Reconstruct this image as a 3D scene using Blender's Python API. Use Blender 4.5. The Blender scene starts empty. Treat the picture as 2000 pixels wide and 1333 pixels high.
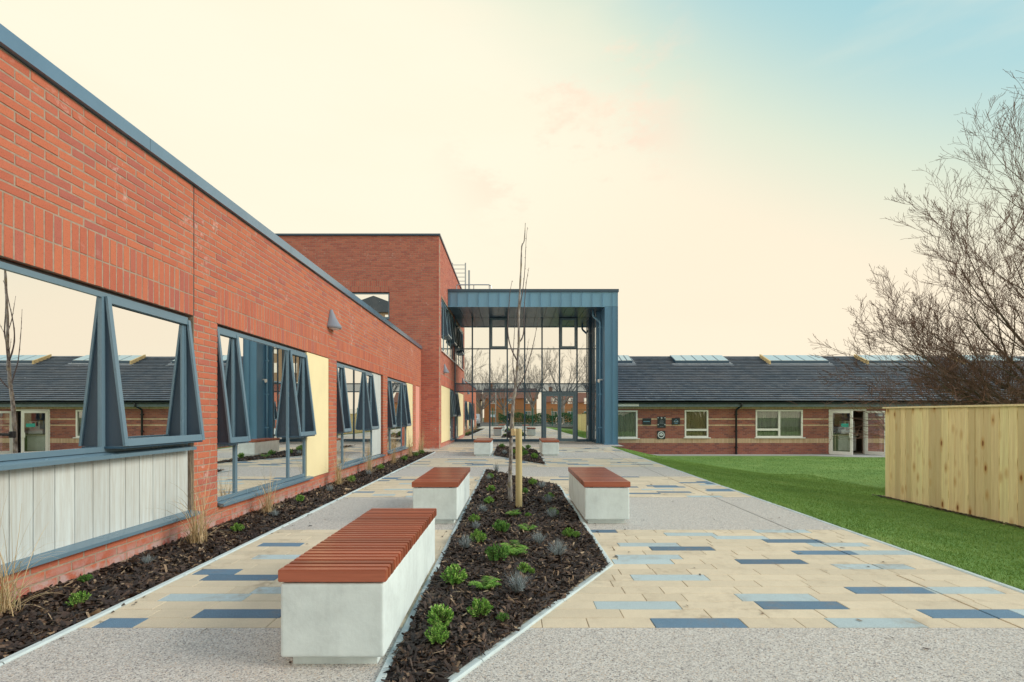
import bpy, bmesh, math, random
import numpy as np
from mathutils import Vector, Matrix, Euler
R = math.radians
random.seed(11); np.random.seed(11)
sc = bpy.context.scene
COL = sc.collection

# ---------------------------------------------------------------- camera, sky, sun, exposure
cam_d = bpy.data.cameras.new('camera'); cam = bpy.data.objects.new('camera', cam_d); COL.objects.link(cam)
cam.location = (0, 0, 1.27); cam.rotation_euler = (R(90), 0, 0)
cam_d.sensor_width = 36; cam_d.lens = 36*968/2000
cam_d.shift_x = -0.0005; cam_d.shift_y = 0.07275
cam_d.clip_start = 0.05; cam_d.clip_end = 3000
sc.camera = cam

SUN_EL, SUN_ROT = 28, 100          # degrees; sun to the right of the path, slightly behind the camera
world = bpy.data.worlds.new('World'); sc.world = world; world.use_nodes = True
nt = world.node_tree; nt.nodes.clear()
def N(t, **kw):
    n = nt.nodes.new(t)
    for k, v in kw.items(): setattr(n, k, v)
    return n
def L(a, b): nt.links.new(a, b)
def sock(n, v):
    return n
def M(op, a, b=None, c=None, clamp=False):
    n = N('ShaderNodeMath', operation=op); n.use_clamp = clamp
    for i, x in enumerate((a, b, c)):
        if x is None: continue
        if isinstance(x, (int, float)): n.inputs[i].default_value = x
        else: L(x, n.inputs[i])
    return n.outputs[0]
def MIX(f, a, b):
    n = N('ShaderNodeMix', data_type='RGBA')
    for i, x in ((0, f), (6, a), (7, b)):
        if isinstance(x, (int, float)): n.inputs[i].default_value = x
        elif isinstance(x, tuple): n.inputs[i].default_value = (*x, 1)
        else: L(x, n.inputs[i])
    return n.outputs[2]
def SM(x, a, b):
    n = N('ShaderNodeMapRange', interpolation_type='SMOOTHSTEP'); L(x, n.inputs[0])
    n.inputs[1].default_value = a; n.inputs[2].default_value = b
    return n.outputs[0]
sky = N('ShaderNodeTexSky', sky_type='NISHITA'); sky.sun_disc = False
sky.sun_elevation = R(SUN_EL); sky.sun_rotation = R(SUN_ROT)
tc = N('ShaderNodeTexCoord'); sx = N('ShaderNodeSeparateXYZ'); L(tc.outputs['Generated'], sx.inputs[0])
X_, Y_, Z_ = sx.outputs
t = M('ADD', Z_, M('MULTIPLY', X_, 0.55))
t = SM(t, 0.46, 0.92)
# thin high cloud: cream all along the horizon, open blue-green sky overhead and to the right
veil = MIX(SM(Z_, 0.0, 0.55), (.592, .545, .425), (.592, .558, .445))
nz = N('ShaderNodeTexNoise'); nz.inputs['Scale'].default_value = 3.2; nz.inputs['Detail'].default_value = 9; nz.inputs['Roughness'].default_value = .68
mp = N('ShaderNodeMapping'); mp.inputs['Scale'].default_value = (1, 1, 2.2); L(tc.outputs['Generated'], mp.inputs[0]); L(mp.outputs[0], nz.inputs[0])
peach = SM(M('ADD', X_, M('MULTIPLY', Z_, -0.9)), -0.55, 0.15)
veil = MIX(M('MULTIPLY', peach, 0.75), veil, (.590, .505, .388))
nis = N('ShaderNodeVectorMath', operation='SCALE'); L(sky.outputs[0], nis.inputs[0]); nis.inputs[3].default_value = 0.10
blue = MIX(0.88, nis.outputs[0], MIX(SM(Z_, .55, .95), (.225, .405, .43), (.20, .355, .50)))
mid = (.435, .482, .395)
col = MIX(SM(t, .42, 1.0), MIX(SM(t, 0.0, .60), veil, mid), blue)
# soft broken cloud above the entrance
dv = N('ShaderNodeVectorMath', operation='DISTANCE'); L(tc.outputs['Generated'], dv.inputs[0]); dv.inputs[1].default_value = (.085, .855, .50)
cm = M('MULTIPLY', SM(nz.outputs[0], .46, .58), M('SUBTRACT', 1, SM(dv.outputs['Value'], .06, .27)))
col = MIX(M('MULTIPLY', cm, .9), col, (.590, .452, .358))
n2 = N('ShaderNodeTexNoise'); n2.inputs['Scale'].default_value = 1.7; n2.inputs['Detail'].default_value = 7; m2 = N('ShaderNodeMapping'); m2.inputs['Scale'].default_value = (1, 1, 4.5); m2.inputs['Rotation'].default_value = (0, .22, 0); L(tc.outputs['Generated'], m2.inputs[0]); L(m2.outputs[0], n2.inputs[0])
col = MIX(M('MULTIPLY', SM(n2.outputs[0], .45, .70), .38), col, (.592, .535, .415))
bg = N('ShaderNodeBackground'); bg.inputs[1].default_value = 1.0; L(col, bg.inputs[0])
wo = N('ShaderNodeOutputWorld'); L(bg.outputs[0], wo.inputs[0])

sun_d = bpy.data.lights.new('sun', 'SUN'); sun = bpy.data.objects.new('sun', sun_d); COL.objects.link(sun)
sun_d.energy = 1.5; sun_d.angle = R(26); sun_d.color = (1, .90, .76)
sd = Vector((math.sin(R(SUN_ROT))*math.cos(R(SUN_EL)), math.cos(R(SUN_ROT))*math.cos(R(SUN_EL)), math.sin(R(SUN_EL))))
sun.rotation_euler = sd.to_track_quat('Z', 'Y').to_euler(); sun.location = sd*60
sc.view_settings.view_transform = 'Standard'; sc.view_settings.look = 'None'
sc.view_settings.exposure = 0.80; sc.view_settings.gamma = 1; sc.view_settings.use_curve_mapping = False
sc.cycles.max_bounces = 8; sc.cycles.use_denoising = True
try: sc.cycles.denoiser = 'OPENIMAGEDENOISE'
except Exception: pass

# ---------------------------------------------------------------- helpers
WL = {}
class MB:
    def __init__(s): s.v = []; s.f = []; s.m = []
    def add(s, vs, fs, mi=0):
        b = len(s.v); s.v += [tuple(v) for v in vs]
        for f in fs: s.f.append(tuple(b+i for i in f)); s.m.append(mi)
    def hexa(s, p, mi=0):   # 8 points, bottom ring then top ring
        s.add(p, [(3,2,1,0),(4,5,6,7),(0,1,5,4),(1,2,6,5),(2,3,7,6),(3,0,4,7)], mi)
    def box(s, x0, x1, y0, y1, z0, z1, mi=0):
        s.hexa([(x0,y0,z0),(x1,y0,z0),(x1,y1,z0),(x0,y1,z0),(x0,y0,z1),(x1,y0,z1),(x1,y1,z1),(x0,y1,z1)], mi)
    def pbox(s, P, u0, u1, v0, v1, w0, w1, mi=0):
        s.hexa([P(u0,v0,w0),P(u1,v0,w0),P(u1,v0,w1),P(u0,v0,w1),P(u0,v1,w0),P(u1,v1,w0),P(u1,v1,w1),P(u0,v1,w1)], mi)
    def tube(s, pts, rad, n=6, mi=0, cap=True):
        pts = [Vector(p) for p in pts]; k = len(pts)
        if not hasattr(rad, '__len__'): rad = [rad]*k
        rings = []; up = None
        for i in range(k):
            d = (pts[min(i+1,k-1)]-pts[max(i-1,0)])
            if d.length < 1e-9: d = Vector((0,0,1))
            d.normalize()
            if up is None: up = Vector((1,0,0)) if abs(d.x) < .8 else Vector((0,1,0))
            a = (up - d*up.dot(d))
            if a.length < 1e-6: a = d.orthogonal()
            a.normalize(); b = d.cross(a); up = a
            rings.append([pts[i]+(a*math.cos(2*math.pi*j/n)+b*math.sin(2*math.pi*j/n))*rad[i] for j in range(n)])
        vs = [v for r in rings for v in r]; fs = []
        for i in range(k-1):
            for j in range(n):
                fs.append((i*n+j, i*n+(j+1)%n, (i+1)*n+(j+1)%n, (i+1)*n+j))
        if cap: fs += [tuple(range(n-1,-1,-1)), tuple(range((k-1)*n, k*n))]
        s.add(vs, fs, mi)
    def lathe(s, c, prof, n=16, mi=0, ang=2*math.pi, a0=0):
        vs=[]; fs=[]; k=len(prof); full = abs(ang-2*math.pi) < 1e-6; cols = n if full else n+1
        for j in range(cols):
            a = a0+ang*j/n
            for r,z in prof: vs.append((c[0]+r*math.cos(a), c[1]+r*math.sin(a), c[2]+z))
        for j in range(n):
            for i in range(k-1):
                j2=(j+1)%cols
                fs.append((j*k+i, j2*k+i, j2*k+i+1, j*k+i+1))
        s.add(vs, fs, mi)
    def build(s, name, mat=None, parent=None, kind=None, label=None, smooth=False, recalc=True, center=True, cat=None, group=None):
        v = np.array(s.v, dtype=float)
        c = (v.max(0)+v.min(0))/2 if center else np.zeros(3)
        if center and parent is None: c[2] = v[:,2].min()
        me = bpy.data.meshes.new(name)
        me.from_pydata([tuple(x) for x in (v-c)], [], s.f)
        mats = mat if isinstance(mat, (list, tuple)) else [mat]
        for m in mats: me.materials.append(m)
        if len(mats) > 1: me.polygons.foreach_set('material_index', s.m)
        if recalc:
            b = bmesh.new(); b.from_mesh(me); bmesh.ops.recalc_face_normals(b, faces=b.faces); b.to_mesh(me); b.free()
        if smooth: me.polygons.foreach_set('use_smooth', [True]*len(me.polygons))
        me.update()
        return link(name, me, c, parent, kind, label, cat, group)
def link(name, me, c, parent=None, kind=None, label=None, cat=None, group=None, rot=None, scale=None):
    o = bpy.data.objects.new(name, me); COL.objects.link(o)
    c = np.array(c, float); WL[o.name] = c
    if parent is not None:
        o.parent = parent; o.location = tuple(c-WL[parent.name])
    else: o.location = tuple(c)
    if rot: o.rotation_euler = rot
    if scale: o.scale = scale
    if kind: o['kind'] = kind
    if label: o['label'] = label
    if cat: o['category'] = cat
    if group: o['group'] = group
    return o
def thing(name, label, cat, loc=(0,0,0), group=None, kind=None):
    return link(name, None, loc, None, kind, label, cat, group)
def rot_copy(src, name, loc, rz, scale=1):   # not used for parts
    pass
def copy_tree(o, parent=None):
    c = o.copy(); COL.objects.link(c)
    if parent is not None: c.parent = parent
    for ch in list(o.children): copy_tree(ch, c)
    return c

class Plane:   # wall plane: u along the wall, v up, w outwards
    def __init__(s, o, u, w): s.o=Vector(o); s.u=Vector(u); s.w=Vector(w); s.z=Vector((0,0,1))
    def __call__(s, u, v, w): return tuple(s.o+s.u*u+s.z*v+s.w*w)

# ---------------------------------------------------------------- materials
def newmat(name):
    m = bpy.data.materials.new(name); m.use_nodes = True
    return m, m.node_tree.nodes, m.node_tree.links, m.node_tree.nodes['Principled BSDF']
class NB:
    def __init__(s, m): s.nt = m.node_tree
    def n(s, t, **kw):
        x = s.nt.nodes.new(t)
        for k, v in kw.items(): setattr(x, k, v)
        return x
    def l(s, a, b): s.nt.links.new(a, b)
    def math(s, op, a, b=None, clamp=False):
        x = s.n('ShaderNodeMath', operation=op); x.use_clamp = clamp
        for i, q in enumerate((a, b)):
            if q is None: continue
            if isinstance(q, (int, float)): x.inputs[i].default_value = q
            else: s.l(q, x.inputs[i])
        return x.outputs[0]
    def mix(s, f, a, b, mode='MIX'):
        x = s.n('ShaderNodeMix', data_type='RGBA', blend_type=mode)
        for i, q in ((0, f), (6, a), (7, b)):
            if isinstance(q, (int, float)): x.inputs[i].default_value = q
            elif isinstance(q, tuple): x.inputs[i].default_value = (*q[:3], 1)
            else: s.l(q, x.inputs[i])
        return x.outputs[2]
    def pos(s, scale=(1,1,1), obj=False):
        mp = s.n('ShaderNodeMapping'); mp.inputs['Scale'].default_value = scale
        if obj: s.l(s.n('ShaderNodeTexCoord').outputs['Object'], mp.inputs[0])
        else: s.l(s.n('ShaderNodeNewGeometry').outputs['Position'], mp.inputs[0])
        return mp.outputs[0]
    def noise(s, vec, scale, detail=4, rough=.6):
        x = s.n('ShaderNodeTexNoise'); s.l(vec, x.inputs['Vector']); x.inputs['Scale'].default_value = scale
        x.inputs['Detail'].default_value = detail; x.inputs['Roughness'].default_value = rough
        return x.outputs[0]
    def vor(s, vec, scale, feature='F1'):
        x = s.n('ShaderNodeTexVoronoi', feature=feature); s.l(vec, x.inputs['Vector']); x.inputs['Scale'].default_value = scale
        return x
    def ramp(s, f, stops, interp='LINEAR'):
        x = s.n('ShaderNodeValToRGB'); r = x.color_ramp; r.interpolation = interp
        while len(r.elements) < len(stops): r.elements.new(.5)
        for e, (p, c) in zip(r.elements, stops):
            e.position = p; e.color = (*c[:3], 1) if not isinstance(c, (int, float)) else (c, c, c, 1)
        s.l(f, x.inputs[0]); return x.outputs[0]
    def sm(s, f, a, b, lo=0, hi=1):
        x = s.n('ShaderNodeMapRange'); s.l(f, x.inputs[0])
        for i, q in enumerate((a, b, lo, hi)): x.inputs[i+1].default_value = q
        return x.outputs[0]
    def rnd(s):   # a value per piece: per object and per loose piece of a mesh
        a = s.math('ADD', s.n('ShaderNodeObjectInfo').outputs['Random'], s.n('ShaderNodeNewGeometry').outputs['Random Per Island'])
        w = s.n('ShaderNodeTexWhiteNoise', noise_dimensions='1D'); s.l(s.math('MULTIPLY', a, 37.7), w.inputs['W'])
        return w.outputs['Value']
    def bump(s, h, strength, dist, bsdf):
        b = s.n('ShaderNodeBump'); b.inputs['Strength'].default_value = strength; b.inputs['Distance'].default_value = dist
        s.l(h, b.inputs['Height']); s.l(b.outputs[0], bsdf.inputs['Normal'])
def plain(name, c, rough=.6, metal=0, var=.12, vscale=6, bump=0, bscale=60, spec=.5, stretch=(1,1,1), dirt=0):
    m, ns, ls, b = newmat(name); k = NB(m)
    p = k.pos(stretch)
    f = k.noise(p, vscale, 5)
    lo = tuple(x*(1-var) for x in c); hi = tuple(min(1, x*(1+var)) for x in c)
    col = k.ramp(f, [(.3, lo), (.7, hi)])
    if dirt:
        col = k.mix(k.math('MULTIPLY', k.sm(k.noise(k.pos((1,1,.25)), 3.5, 6), .52, .75), dirt), col, tuple(x*.55 for x in c))
    ls.new(col, b.inputs['Base Color'])
    b.inputs['Roughness'].default_value = rough; b.inputs['Metallic'].default_value = metal
    b.inputs['Specular IOR Level'].default_value = spec
    if bump: k.bump(k.noise(p, bscale, 4), bump, .01, b)
    return m
def brickmat(name, stops, white=.0, bump=.5):
    m, ns, ls, b = newmat(name); k = NB(m)
    col = k.ramp(k.rnd(), stops)
    p = k.pos()
    f = k.noise(p, 38, 5)
    col = k.mix(k.sm(f, .3, .75, 0, .6), col, k.mix(.5, col, (.52, .18, .13)))
    col = k.mix(k.sm(k.noise(p, 110, 3), .55, .75, 0, .6), col, (.16, .06, .05))
    if white:
        w = k.math('MULTIPLY', k.sm(k.noise(p, 2.1, 3), .56, .68), k.sm(k.noise(p, 17, 4), .52, .62))
        col = k.mix(k.math('MULTIPLY', w, white), col, (.66, .50, .47))
        z = k.n('ShaderNodeSeparateXYZ'); k.l(k.n('ShaderNodeNewGeometry').outputs['Position'], z.inputs[0])
        lowz = k.math('MULTIPLY', k.sm(z.outputs[2], .14, .0), k.sm(k.noise(p, 9, 4), .40, .58))
        col = k.mix(k.math('MULTIPLY', lowz, .8), col, (.50, .40, .40))
    ls.new(col, b.inputs['Base Color']); b.inputs['Roughness'].default_value = .86; b.inputs['Specular IOR Level'].default_value = .25
    if bump: k.bump(k.math('ADD', k.noise(p, 55, 5), k.math('MULTIPLY', k.noise(p, 240, 3), .5)), bump, .006, b)
    return m
MT = {}
MT['brick'] = brickmat('orange_red_brick', [(0,(.45,.128,.080)),(.3,(.51,.150,.084)),(.6,(.55,.172,.092)),(.88,(.475,.142,.094)),(1,(.40,.125,.10))], white=.55)
MT['brick_far'] = brickmat('orange_red_brick_far', [(0,(.44,.135,.105)),(.35,(.54,.18,.13)),(.7,(.59,.20,.14)),(1,(.42,.13,.11))], white=.4)
MT['brick_old'] = brickmat('purple_red_brick', [(0,(.21,.085,.085)),(.25,(.33,.12,.10)),(.6,(.40,.155,.115)),(.85,(.34,.12,.105)),(1,(.18,.08,.09))])
MT['brick_tan'] = brickmat('buff_brick', [(0,(.66,.50,.33)),(.5,(.76,.60,.42)),(1,(.60,.43,.28))], bump=.3)
MT['mortar'] = plain('mortar', (.365,.285,.225), .95, var=.2, vscale=25, bump=.4, bscale=150, spec=.2)
MT['mortar_dark'] = plain('mortar_dark', (.33,.25,.22), .95, var=.2, vscale=20, spec=.2)
MT['joint'] = plain('joint_and_shadow_gap', (.06,.05,.05), .9)  # movement joint, and the painted shadow gap over window frames

def metal(name, c, rough=.38, var=.06, mt=.0):
    m, ns, ls, b = newmat(name); k = NB(m)
    p = k.pos((1,1,.35))
    col = k.ramp(k.noise(p, 2.2, 4), [(.3, tuple(x*(1-var) for x in c)), (.7, tuple(x*(1+var) for x in c))])
    col = k.mix(k.math('MULTIPLY', k.rnd(), .10), col, tuple(min(1,x*1.5) for x in c))
    ls.new(col, b.inputs['Base Color'])
    ls.new(k.sm(k.noise(p, 3, 3), .2, .8, rough-.02, rough+.03), b.inputs['Roughness'])
    b.inputs['Metallic'].default_value = mt; b.inputs['Specular IOR Level'].default_value = .6
    k.bump(k.noise(p, 1.2, 1), .06, .02, b)
    return m
MT['frame'] = metal('anthracite_frame', (.125,.205,.27), .26)
MT['frame_dk'] = metal('dark_frame', (.030,.080,.135), .3)
MT['coping'] = metal('coping_metal', (.19,.29,.40), .24, mt=.55)
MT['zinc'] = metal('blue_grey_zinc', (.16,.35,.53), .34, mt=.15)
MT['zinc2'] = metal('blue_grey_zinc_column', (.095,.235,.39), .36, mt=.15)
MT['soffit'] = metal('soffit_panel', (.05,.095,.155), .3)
MT['galv'] = metal('galvanised_steel', (.42,.46,.50), .4, mt=.6)
MT['chrome'] = metal('brushed_steel', (.72,.72,.72), .2, mt=1)
MT['light'] = metal('grey_lamp_housing', (.21,.23,.28), .42)
MT['black'] = plain('black_plastic', (.018,.02,.026), .4)
MT['upvc'] = plain('white_upvc', (.88,.88,.86), .35, var=.03)
MT['white'] = plain('white_paint', (.78,.78,.78), .5, var=.05)
MT['grey_fascia'] = plain('grey_fascia', (.15,.20,.25), .55, var=.25, vscale=3, dirt=.3)

def perforated():
    m, ns, ls, b = newmat('perforated_screen'); k = NB(m)
    v = k.vor(k.pos(), 55); v.inputs['Randomness'].default_value = 0
    h = k.sm(v.outputs['Distance'], .22, .34)
    ls.new(k.mix(h, (.010,.018,.034), (.032,.058,.092)), b.inputs['Base Color'])
    b.inputs['Roughness'].default_value = .5
    k.bump(h, .6, .004, b)
    return m
MT['perf'] = perforated()
def mirror_glass(name, tint, inner, refl, rough=.0, wob=.0):
    m, ns, ls, b = newmat(name); k = NB(m); ns.remove(b)
    g = k.n('ShaderNodeBsdfGlossy'); g.inputs['Color'].default_value = (*tint, 1); g.inputs['Roughness'].default_value = rough
    d = k.n('ShaderNodeBsdfDiffuse'); d.inputs['Color'].default_value = (*inner, 1)
    fr = k.n('ShaderNodeFresnel'); fr.inputs['IOR'].default_value = 1.5
    mx = k.n('ShaderNodeMixShader')
    ls.new(k.sm(fr.outputs[0], 0, 1, refl, 1.0), mx.inputs[0]); ls.new(d.outputs[0], mx.inputs[1]); ls.new(g.outputs[0], mx.inputs[2])
    if wob:
        bp = k.n('ShaderNodeBump'); bp.inputs['Strength'].default_value = wob; bp.inputs['Distance'].default_value = .01
        k.l(k.noise(k.pos(), .9, 1), bp.inputs['Height']); k.l(bp.outputs[0], g.inputs['Normal'])
    ls.new(mx.outputs[0], ns['Material Output'].inputs[0])
    return m
MT['mirror'] = mirror_glass('solar_glass', (.985,.99,.98), (.010,.018,.028), .92, wob=.06)
MT['mirror_cw'] = mirror_glass('entrance_glass', (.98,.985,.97), (.015,.03,.05), .92, wob=.05)
MT['spandrel'] = mirror_glass('spandrel_glass', (.8,.9,.98), (.06,.09,.14), .42, wob=.03)
def clear_glass():
    m, ns, ls, b = newmat('clear_glass'); k = NB(m); ns.remove(b)
    g = k.n('ShaderNodeBsdfGlossy'); g.inputs['Roughness'].default_value = .0
    d = k.n('ShaderNodeBsdfTransparent'); d.inputs['Color'].default_value = (.95,.96,.95,1)
    mx = k.n('ShaderNodeMixShader'); fr = k.n('ShaderNodeFresnel'); fr.inputs['IOR'].default_value = 1.5
    ls.new(k.sm(fr.outputs[0], 0, 1, .045, 1.0), mx.inputs[0]); ls.new(d.outputs[0], mx.inputs[1]); ls.new(g.outputs[0], mx.inputs[2])
    ls.new(mx.outputs[0], ns['Material Output'].inputs[0]); return m
MT['glass'] = clear_glass()
MT['roofglass'] = mirror_glass('rooflight_glazing', (.92,.94,.94), (.58,.62,.62), .35, rough=.12)

def concrete(name, c, rough=.8, bump=.25):
    m, ns, ls, b = newmat(name); k = NB(m); p = k.pos()
    f = k.noise(p, 5, 7, .65); g = k.noise(k.pos((6,6,.8)), 3, 5)
    col = k.ramp(f, [(.28, tuple(x*.84 for x in c)), (.55, c), (.8, tuple(min(1,x*1.08) for x in c))])
    col = k.mix(k.sm(g, .5, .78, 0, .35), col, tuple(x*.74 for x in c))
    sp = k.vor(p, 60); col = k.mix(k.sm(sp.outputs['Distance'], .10, .06, 0, .35), col, tuple(x*.6 for x in c))
    ls.new(col, b.inputs['Base Color']); b.inputs['Roughness'].default_value = rough; b.inputs['Specular IOR Level'].default_value = .35
    k.bump(k.math('ADD', k.noise(p, 40, 5), k.math('MULTIPLY', f, 2)), bump, .004, b)
    return m
MT['concrete'] = concrete('cast_concrete', (.74,.835,.85))
MT['kerb'] = concrete('kerb_concrete', (.58,.66,.67))
MT['strip'] = concrete('concrete_strip', (.46,.46,.46))

def wood(name, c, axis, grain=1.0, knots=0, var=.28, rough=.55, green=0, coat=0):
    m, ns, ls, b = newmat(name); k = NB(m)
    st = {'x': (.35, 9, 9), 'z': (9, 9, .35)}[axis]
    off = k.n('ShaderNodeVectorMath', operation='ADD'); k.l(k.pos(), off.inputs[0])
    cb = k.n('ShaderNodeCombineXYZ'); r = k.rnd()
    for i in range(3): k.l(k.math('MULTIPLY', r, 7.3+3*i), cb.inputs[i])
    k.l(cb.outputs[0], off.inputs[1])
    mp = k.n('ShaderNodeMapping'); mp.inputs['Scale'].default_value = st; k.l(off.outputs[0], mp.inputs[0])
    f = k.noise(mp.outputs[0], 3.2*grain, 6, .62); g = k.noise(mp.outputs[0], 13*grain, 4, .6)
    base = k.ramp(r, [(0, tuple(x*(1-var) for x in c)), (.5, c), (1, tuple(min(1,x*(1+var*.7)) for x in c))])
    col = k.mix(k.sm(f, .36, .66, 0, .7), base, k.mix(.62, base, (c[0]*.62, c[1]*.50, c[2]*.40)))
    col = k.mix(k.sm(g, .5, .72, 0, .45), col, k.mix(.5, col, (c[0]*.4, c[1]*.3, c[2]*.25)))
    if green: col = k.mix(k.sm(k.noise(k.pos((5,5,.5)), 1.5, 3), .5, .7, 0, green), col, (.50,.50,.20))
    if knots:
        v = k.vor(k.pos((.02,4.6,1.7)), 1.55); ds = v.outputs['Distance']
        ds = k.math('ADD', ds, k.math('MULTIPLY', k.noise(k.pos(), 25, 3), .05))
        col = k.mix(k.sm(ds, .36, .14, 0, .7), col, (.55,.30,.09))
        col = k.mix(k.sm(ds, .17, .11, 0, .95), col, (.24,.085,.025))
    ls.new(col, b.inputs['Base Color']); b.inputs['Roughness'].default_value = rough
    b.inputs['Specular IOR Level'].default_value = .4
    if coat: b.inputs['Coat Weight'].default_value = coat; b.inputs['Coat Roughness'].default_value = .25
    k.bump(k.math('ADD', f, g), .25, .004, b)
    return m
MT['slat'] = wood('red_hardwood', (.40,.118,.065), 'x', 1.0, rough=.34, var=.42, coat=.5)
MT['board'] = wood('pine_board', (.97,.82,.49), 'z', 1.0, knots=1, rough=.7, green=.15, var=.26)
MT['cap'] = wood('pine_capping', (.92,.80,.52), 'x', 1.0, rough=.7)
MT['stake'] = wood('treated_stake', (.52,.44,.23), 'z', .6, rough=.8)
MT['clad'] = wood('grey_cladding', (.62,.68,.69), 'z', 1.3, rough=.7, var=.10)
MT['timber_cheek'] = plain('rooflight_timber', (.66,.50,.26), .8, var=.2)
MT['yellow'] = plain('cream_yellow_panel', (.90,.78,.48), .5, var=.035, vscale=2)
MT['pink'] = plain('salmon_panel', (.80,.38,.31), .55, var=.04)

def gravel():
    m, ns, ls, b = newmat('resin_gravel'); k = NB(m); p = k.pos()
    v = k.vor(p, 165); w = k.n('ShaderNodeSeparateColor'); k.l(v.outputs['Color'], w.inputs[0])
    col = k.ramp(w.outputs[0], [(0,(.13,.12,.12)),(.12,(.30,.28,.275)),(.32,(.49,.455,.42)),(.6,(.585,.552,.515)),(.85,(.72,.695,.655)),(.95,(.52,.38,.27)),(1,(.80,.80,.80))])
    big = k.noise(p, 1.3, 5); col = k.mix(k.sm(big, .35, .7, 0, .22), col, (.44,.415,.39))
    ls.new(col, b.inputs['Base Color']); b.inputs['Roughness'].default_value = .7
    k.bump(k.math('SUBTRACT', 1, v.outputs['Distance']), .45, .004, b)
    return m
MT['gravel'] = gravel()
def pavermat(name, c, speck=.22, var=.10):
    m, ns, ls, b = newmat(name); k = NB(m); p = k.pos()
    base = k.ramp(k.rnd(), [(0, tuple(x*(1-var) for x in c)), (1, tuple(min(1,x*(1+var*.7)) for x in c))])
    col = k.mix(k.sm(k.noise(p, 190, 3), .45, .75, 0, speck*2), base, tuple(x*.5 for x in c))
    col = k.mix(k.sm(k.noise(p, 6, 6, .7), .46, .70, 0, .30), col, tuple(x*.66 for x in c))
    col = k.mix(k.sm(k.noise(p, 260, 2), .55, .75, 0, speck*1.6), col, tuple(min(1,x*1.6) for x in c))
    col = k.mix(k.math('MULTIPLY', k.sm(k.noise(p, 2.3, 5), .52, .72), k.sm(k.noise(p, 14, 4), .4, .6, 0, .6)), col, (.28,.20,.13))
    ls.new(col, b.inputs['Base Color']); b.inputs['Roughness'].default_value = .78
    k.bump(k.noise(p, 210, 3), .3, .003, b)
    return m
MT['pv_cream'] = pavermat('cream_paver', (.70,.59,.44))
MT['pv_light'] = pavermat('pale_blue_paver', (.47,.57,.60), .3)
MT['pv_dark'] = pavermat('slate_blue_paver', (.125,.222,.325), .5, .3)
MT['bed'] = plain('jointing_sand', (.10,.085,.065), .95, var=.3, vscale=20)
MT['asphalt'] = plain('asphalt', (.11,.11,.11), .9, var=.2, vscale=30, bump=.3, bscale=150)
MT['soil'] = plain('dark_soil', (.020,.014,.012), .95, var=.5, vscale=18, bump=.6, bscale=60)
def chipmat():
    m, ns, ls, b = newmat('bark_mulch'); k = NB(m)
    r = k.rnd()
    col = k.ramp(r, [(0,(.014,.009,.008)),(.35,(.032,.019,.015)),(.62,(.062,.034,.024)),(.80,(.085,.050,.033)),(.90,(.16,.09,.053)),(.955,(.34,.22,.13)),(1,(.50,.37,.24))])
    ls.new(k.mix(k.sm(k.noise(k.pos(), 90, 3), .4, .7, 0, .5), col, (.015,.010,.009)), b.inputs['Base Color']); b.inputs['Roughness'].default_value = .62
    return m
MT['chips'] = chipmat()
def leafmat(name, stops, rough=.55, trans=.25):
    m, ns, ls, b = newmat(name); k = NB(m)
    col = k.ramp(k.rnd(), stops)
    ls.new(col, b.inputs['Base Color']); b.inputs['Roughness'].default_value = rough; b.inputs['Specular IOR Level'].default_value = .3
    t_ = k.n('ShaderNodeBsdfTranslucent'); ls.new(col, t_.inputs[0]); mx = k.n('ShaderNodeMixShader'); mx.inputs[0].default_value = trans
    ls.new(b.outputs[0], mx.inputs[1]); ls.new(t_.outputs[0], mx.inputs[2]); ls.new(mx.outputs[0], ns['Material Output'].inputs[0])
    return m
MT['leaf'] = leafmat('fresh_green_leaf', [(0,(.07,.19,.03)),(.45,(.17,.37,.06)),(.8,(.33,.56,.11)),(1,(.50,.66,.22))])
MT['leaf_dk'] = leafmat('mid_green_leaf', [(0,(.05,.14,.03)),(.5,(.12,.29,.06)),(1,(.25,.45,.10))])
MT['leaf_lav'] = leafmat('silver_grey_leaf', [(0,(.22,.27,.29)),(.5,(.36,.43,.44)),(1,(.50,.53,.57))])
MT['leaf_fern'] = leafmat('fern_leaf', [(0,(.10,.28,.04)),(.6,(.22,.46,.07)),(1,(.40,.60,.11))])
MT['leaf_ivy'] = leafmat('ivy_leaf', [(0,(.06,.14,.03)),(.6,(.14,.26,.06)),(1,(.33,.42,.14))])
MT['straw'] = leafmat('dry_grass_blade', [(0,(.40,.27,.13)),(.5,(.62,.47,.28)),(.85,(.76,.61,.40)),(1,(.34,.36,.13))], .7)
MT['stem'] = plain('brown_stem', (.10,.07,.05), .8)
MT['bark'] = plain('bark_green_brown', (.115,.095,.07), .9, var=.4, vscale=9, bump=.5, bscale=40)
MT['twig'] = plain('red_brown_twig', (.17,.10,.08), .85, var=.35, vscale=2)
MT['twig_far'] = plain('grey_twig', (.30,.275,.26), .85)
MT['twig_red'] = plain('pale_red_twig', (.24,.13,.10), .8, var=.4, vscale=3)
def sapling_bark():
    m, ns, ls, b = newmat('silver_bark'); k = NB(m); p = k.pos()
    col = k.ramp(k.noise(k.pos((1,1,.5)), 26, 5), [(.32,(.07,.055,.05)),(.5,(.26,.24,.23)),(.7,(.40,.40,.40))])
    col = k.mix(k.sm(k.noise(p, 14, 4), .5, .66, 0, .45), col, (.30,.25,.10))
    ls.new(col, b.inputs['Base Color']); b.inputs['Roughness'].default_value = .8; k.bump(k.noise(p, 60, 4), .4, .004, b)
    return m
MT['bark_sil'] = sapling_bark()
MT['shoot'] = plain('grey_brown_shoot', (.115,.095,.10), .8, var=.3, vscale=6)
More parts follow.
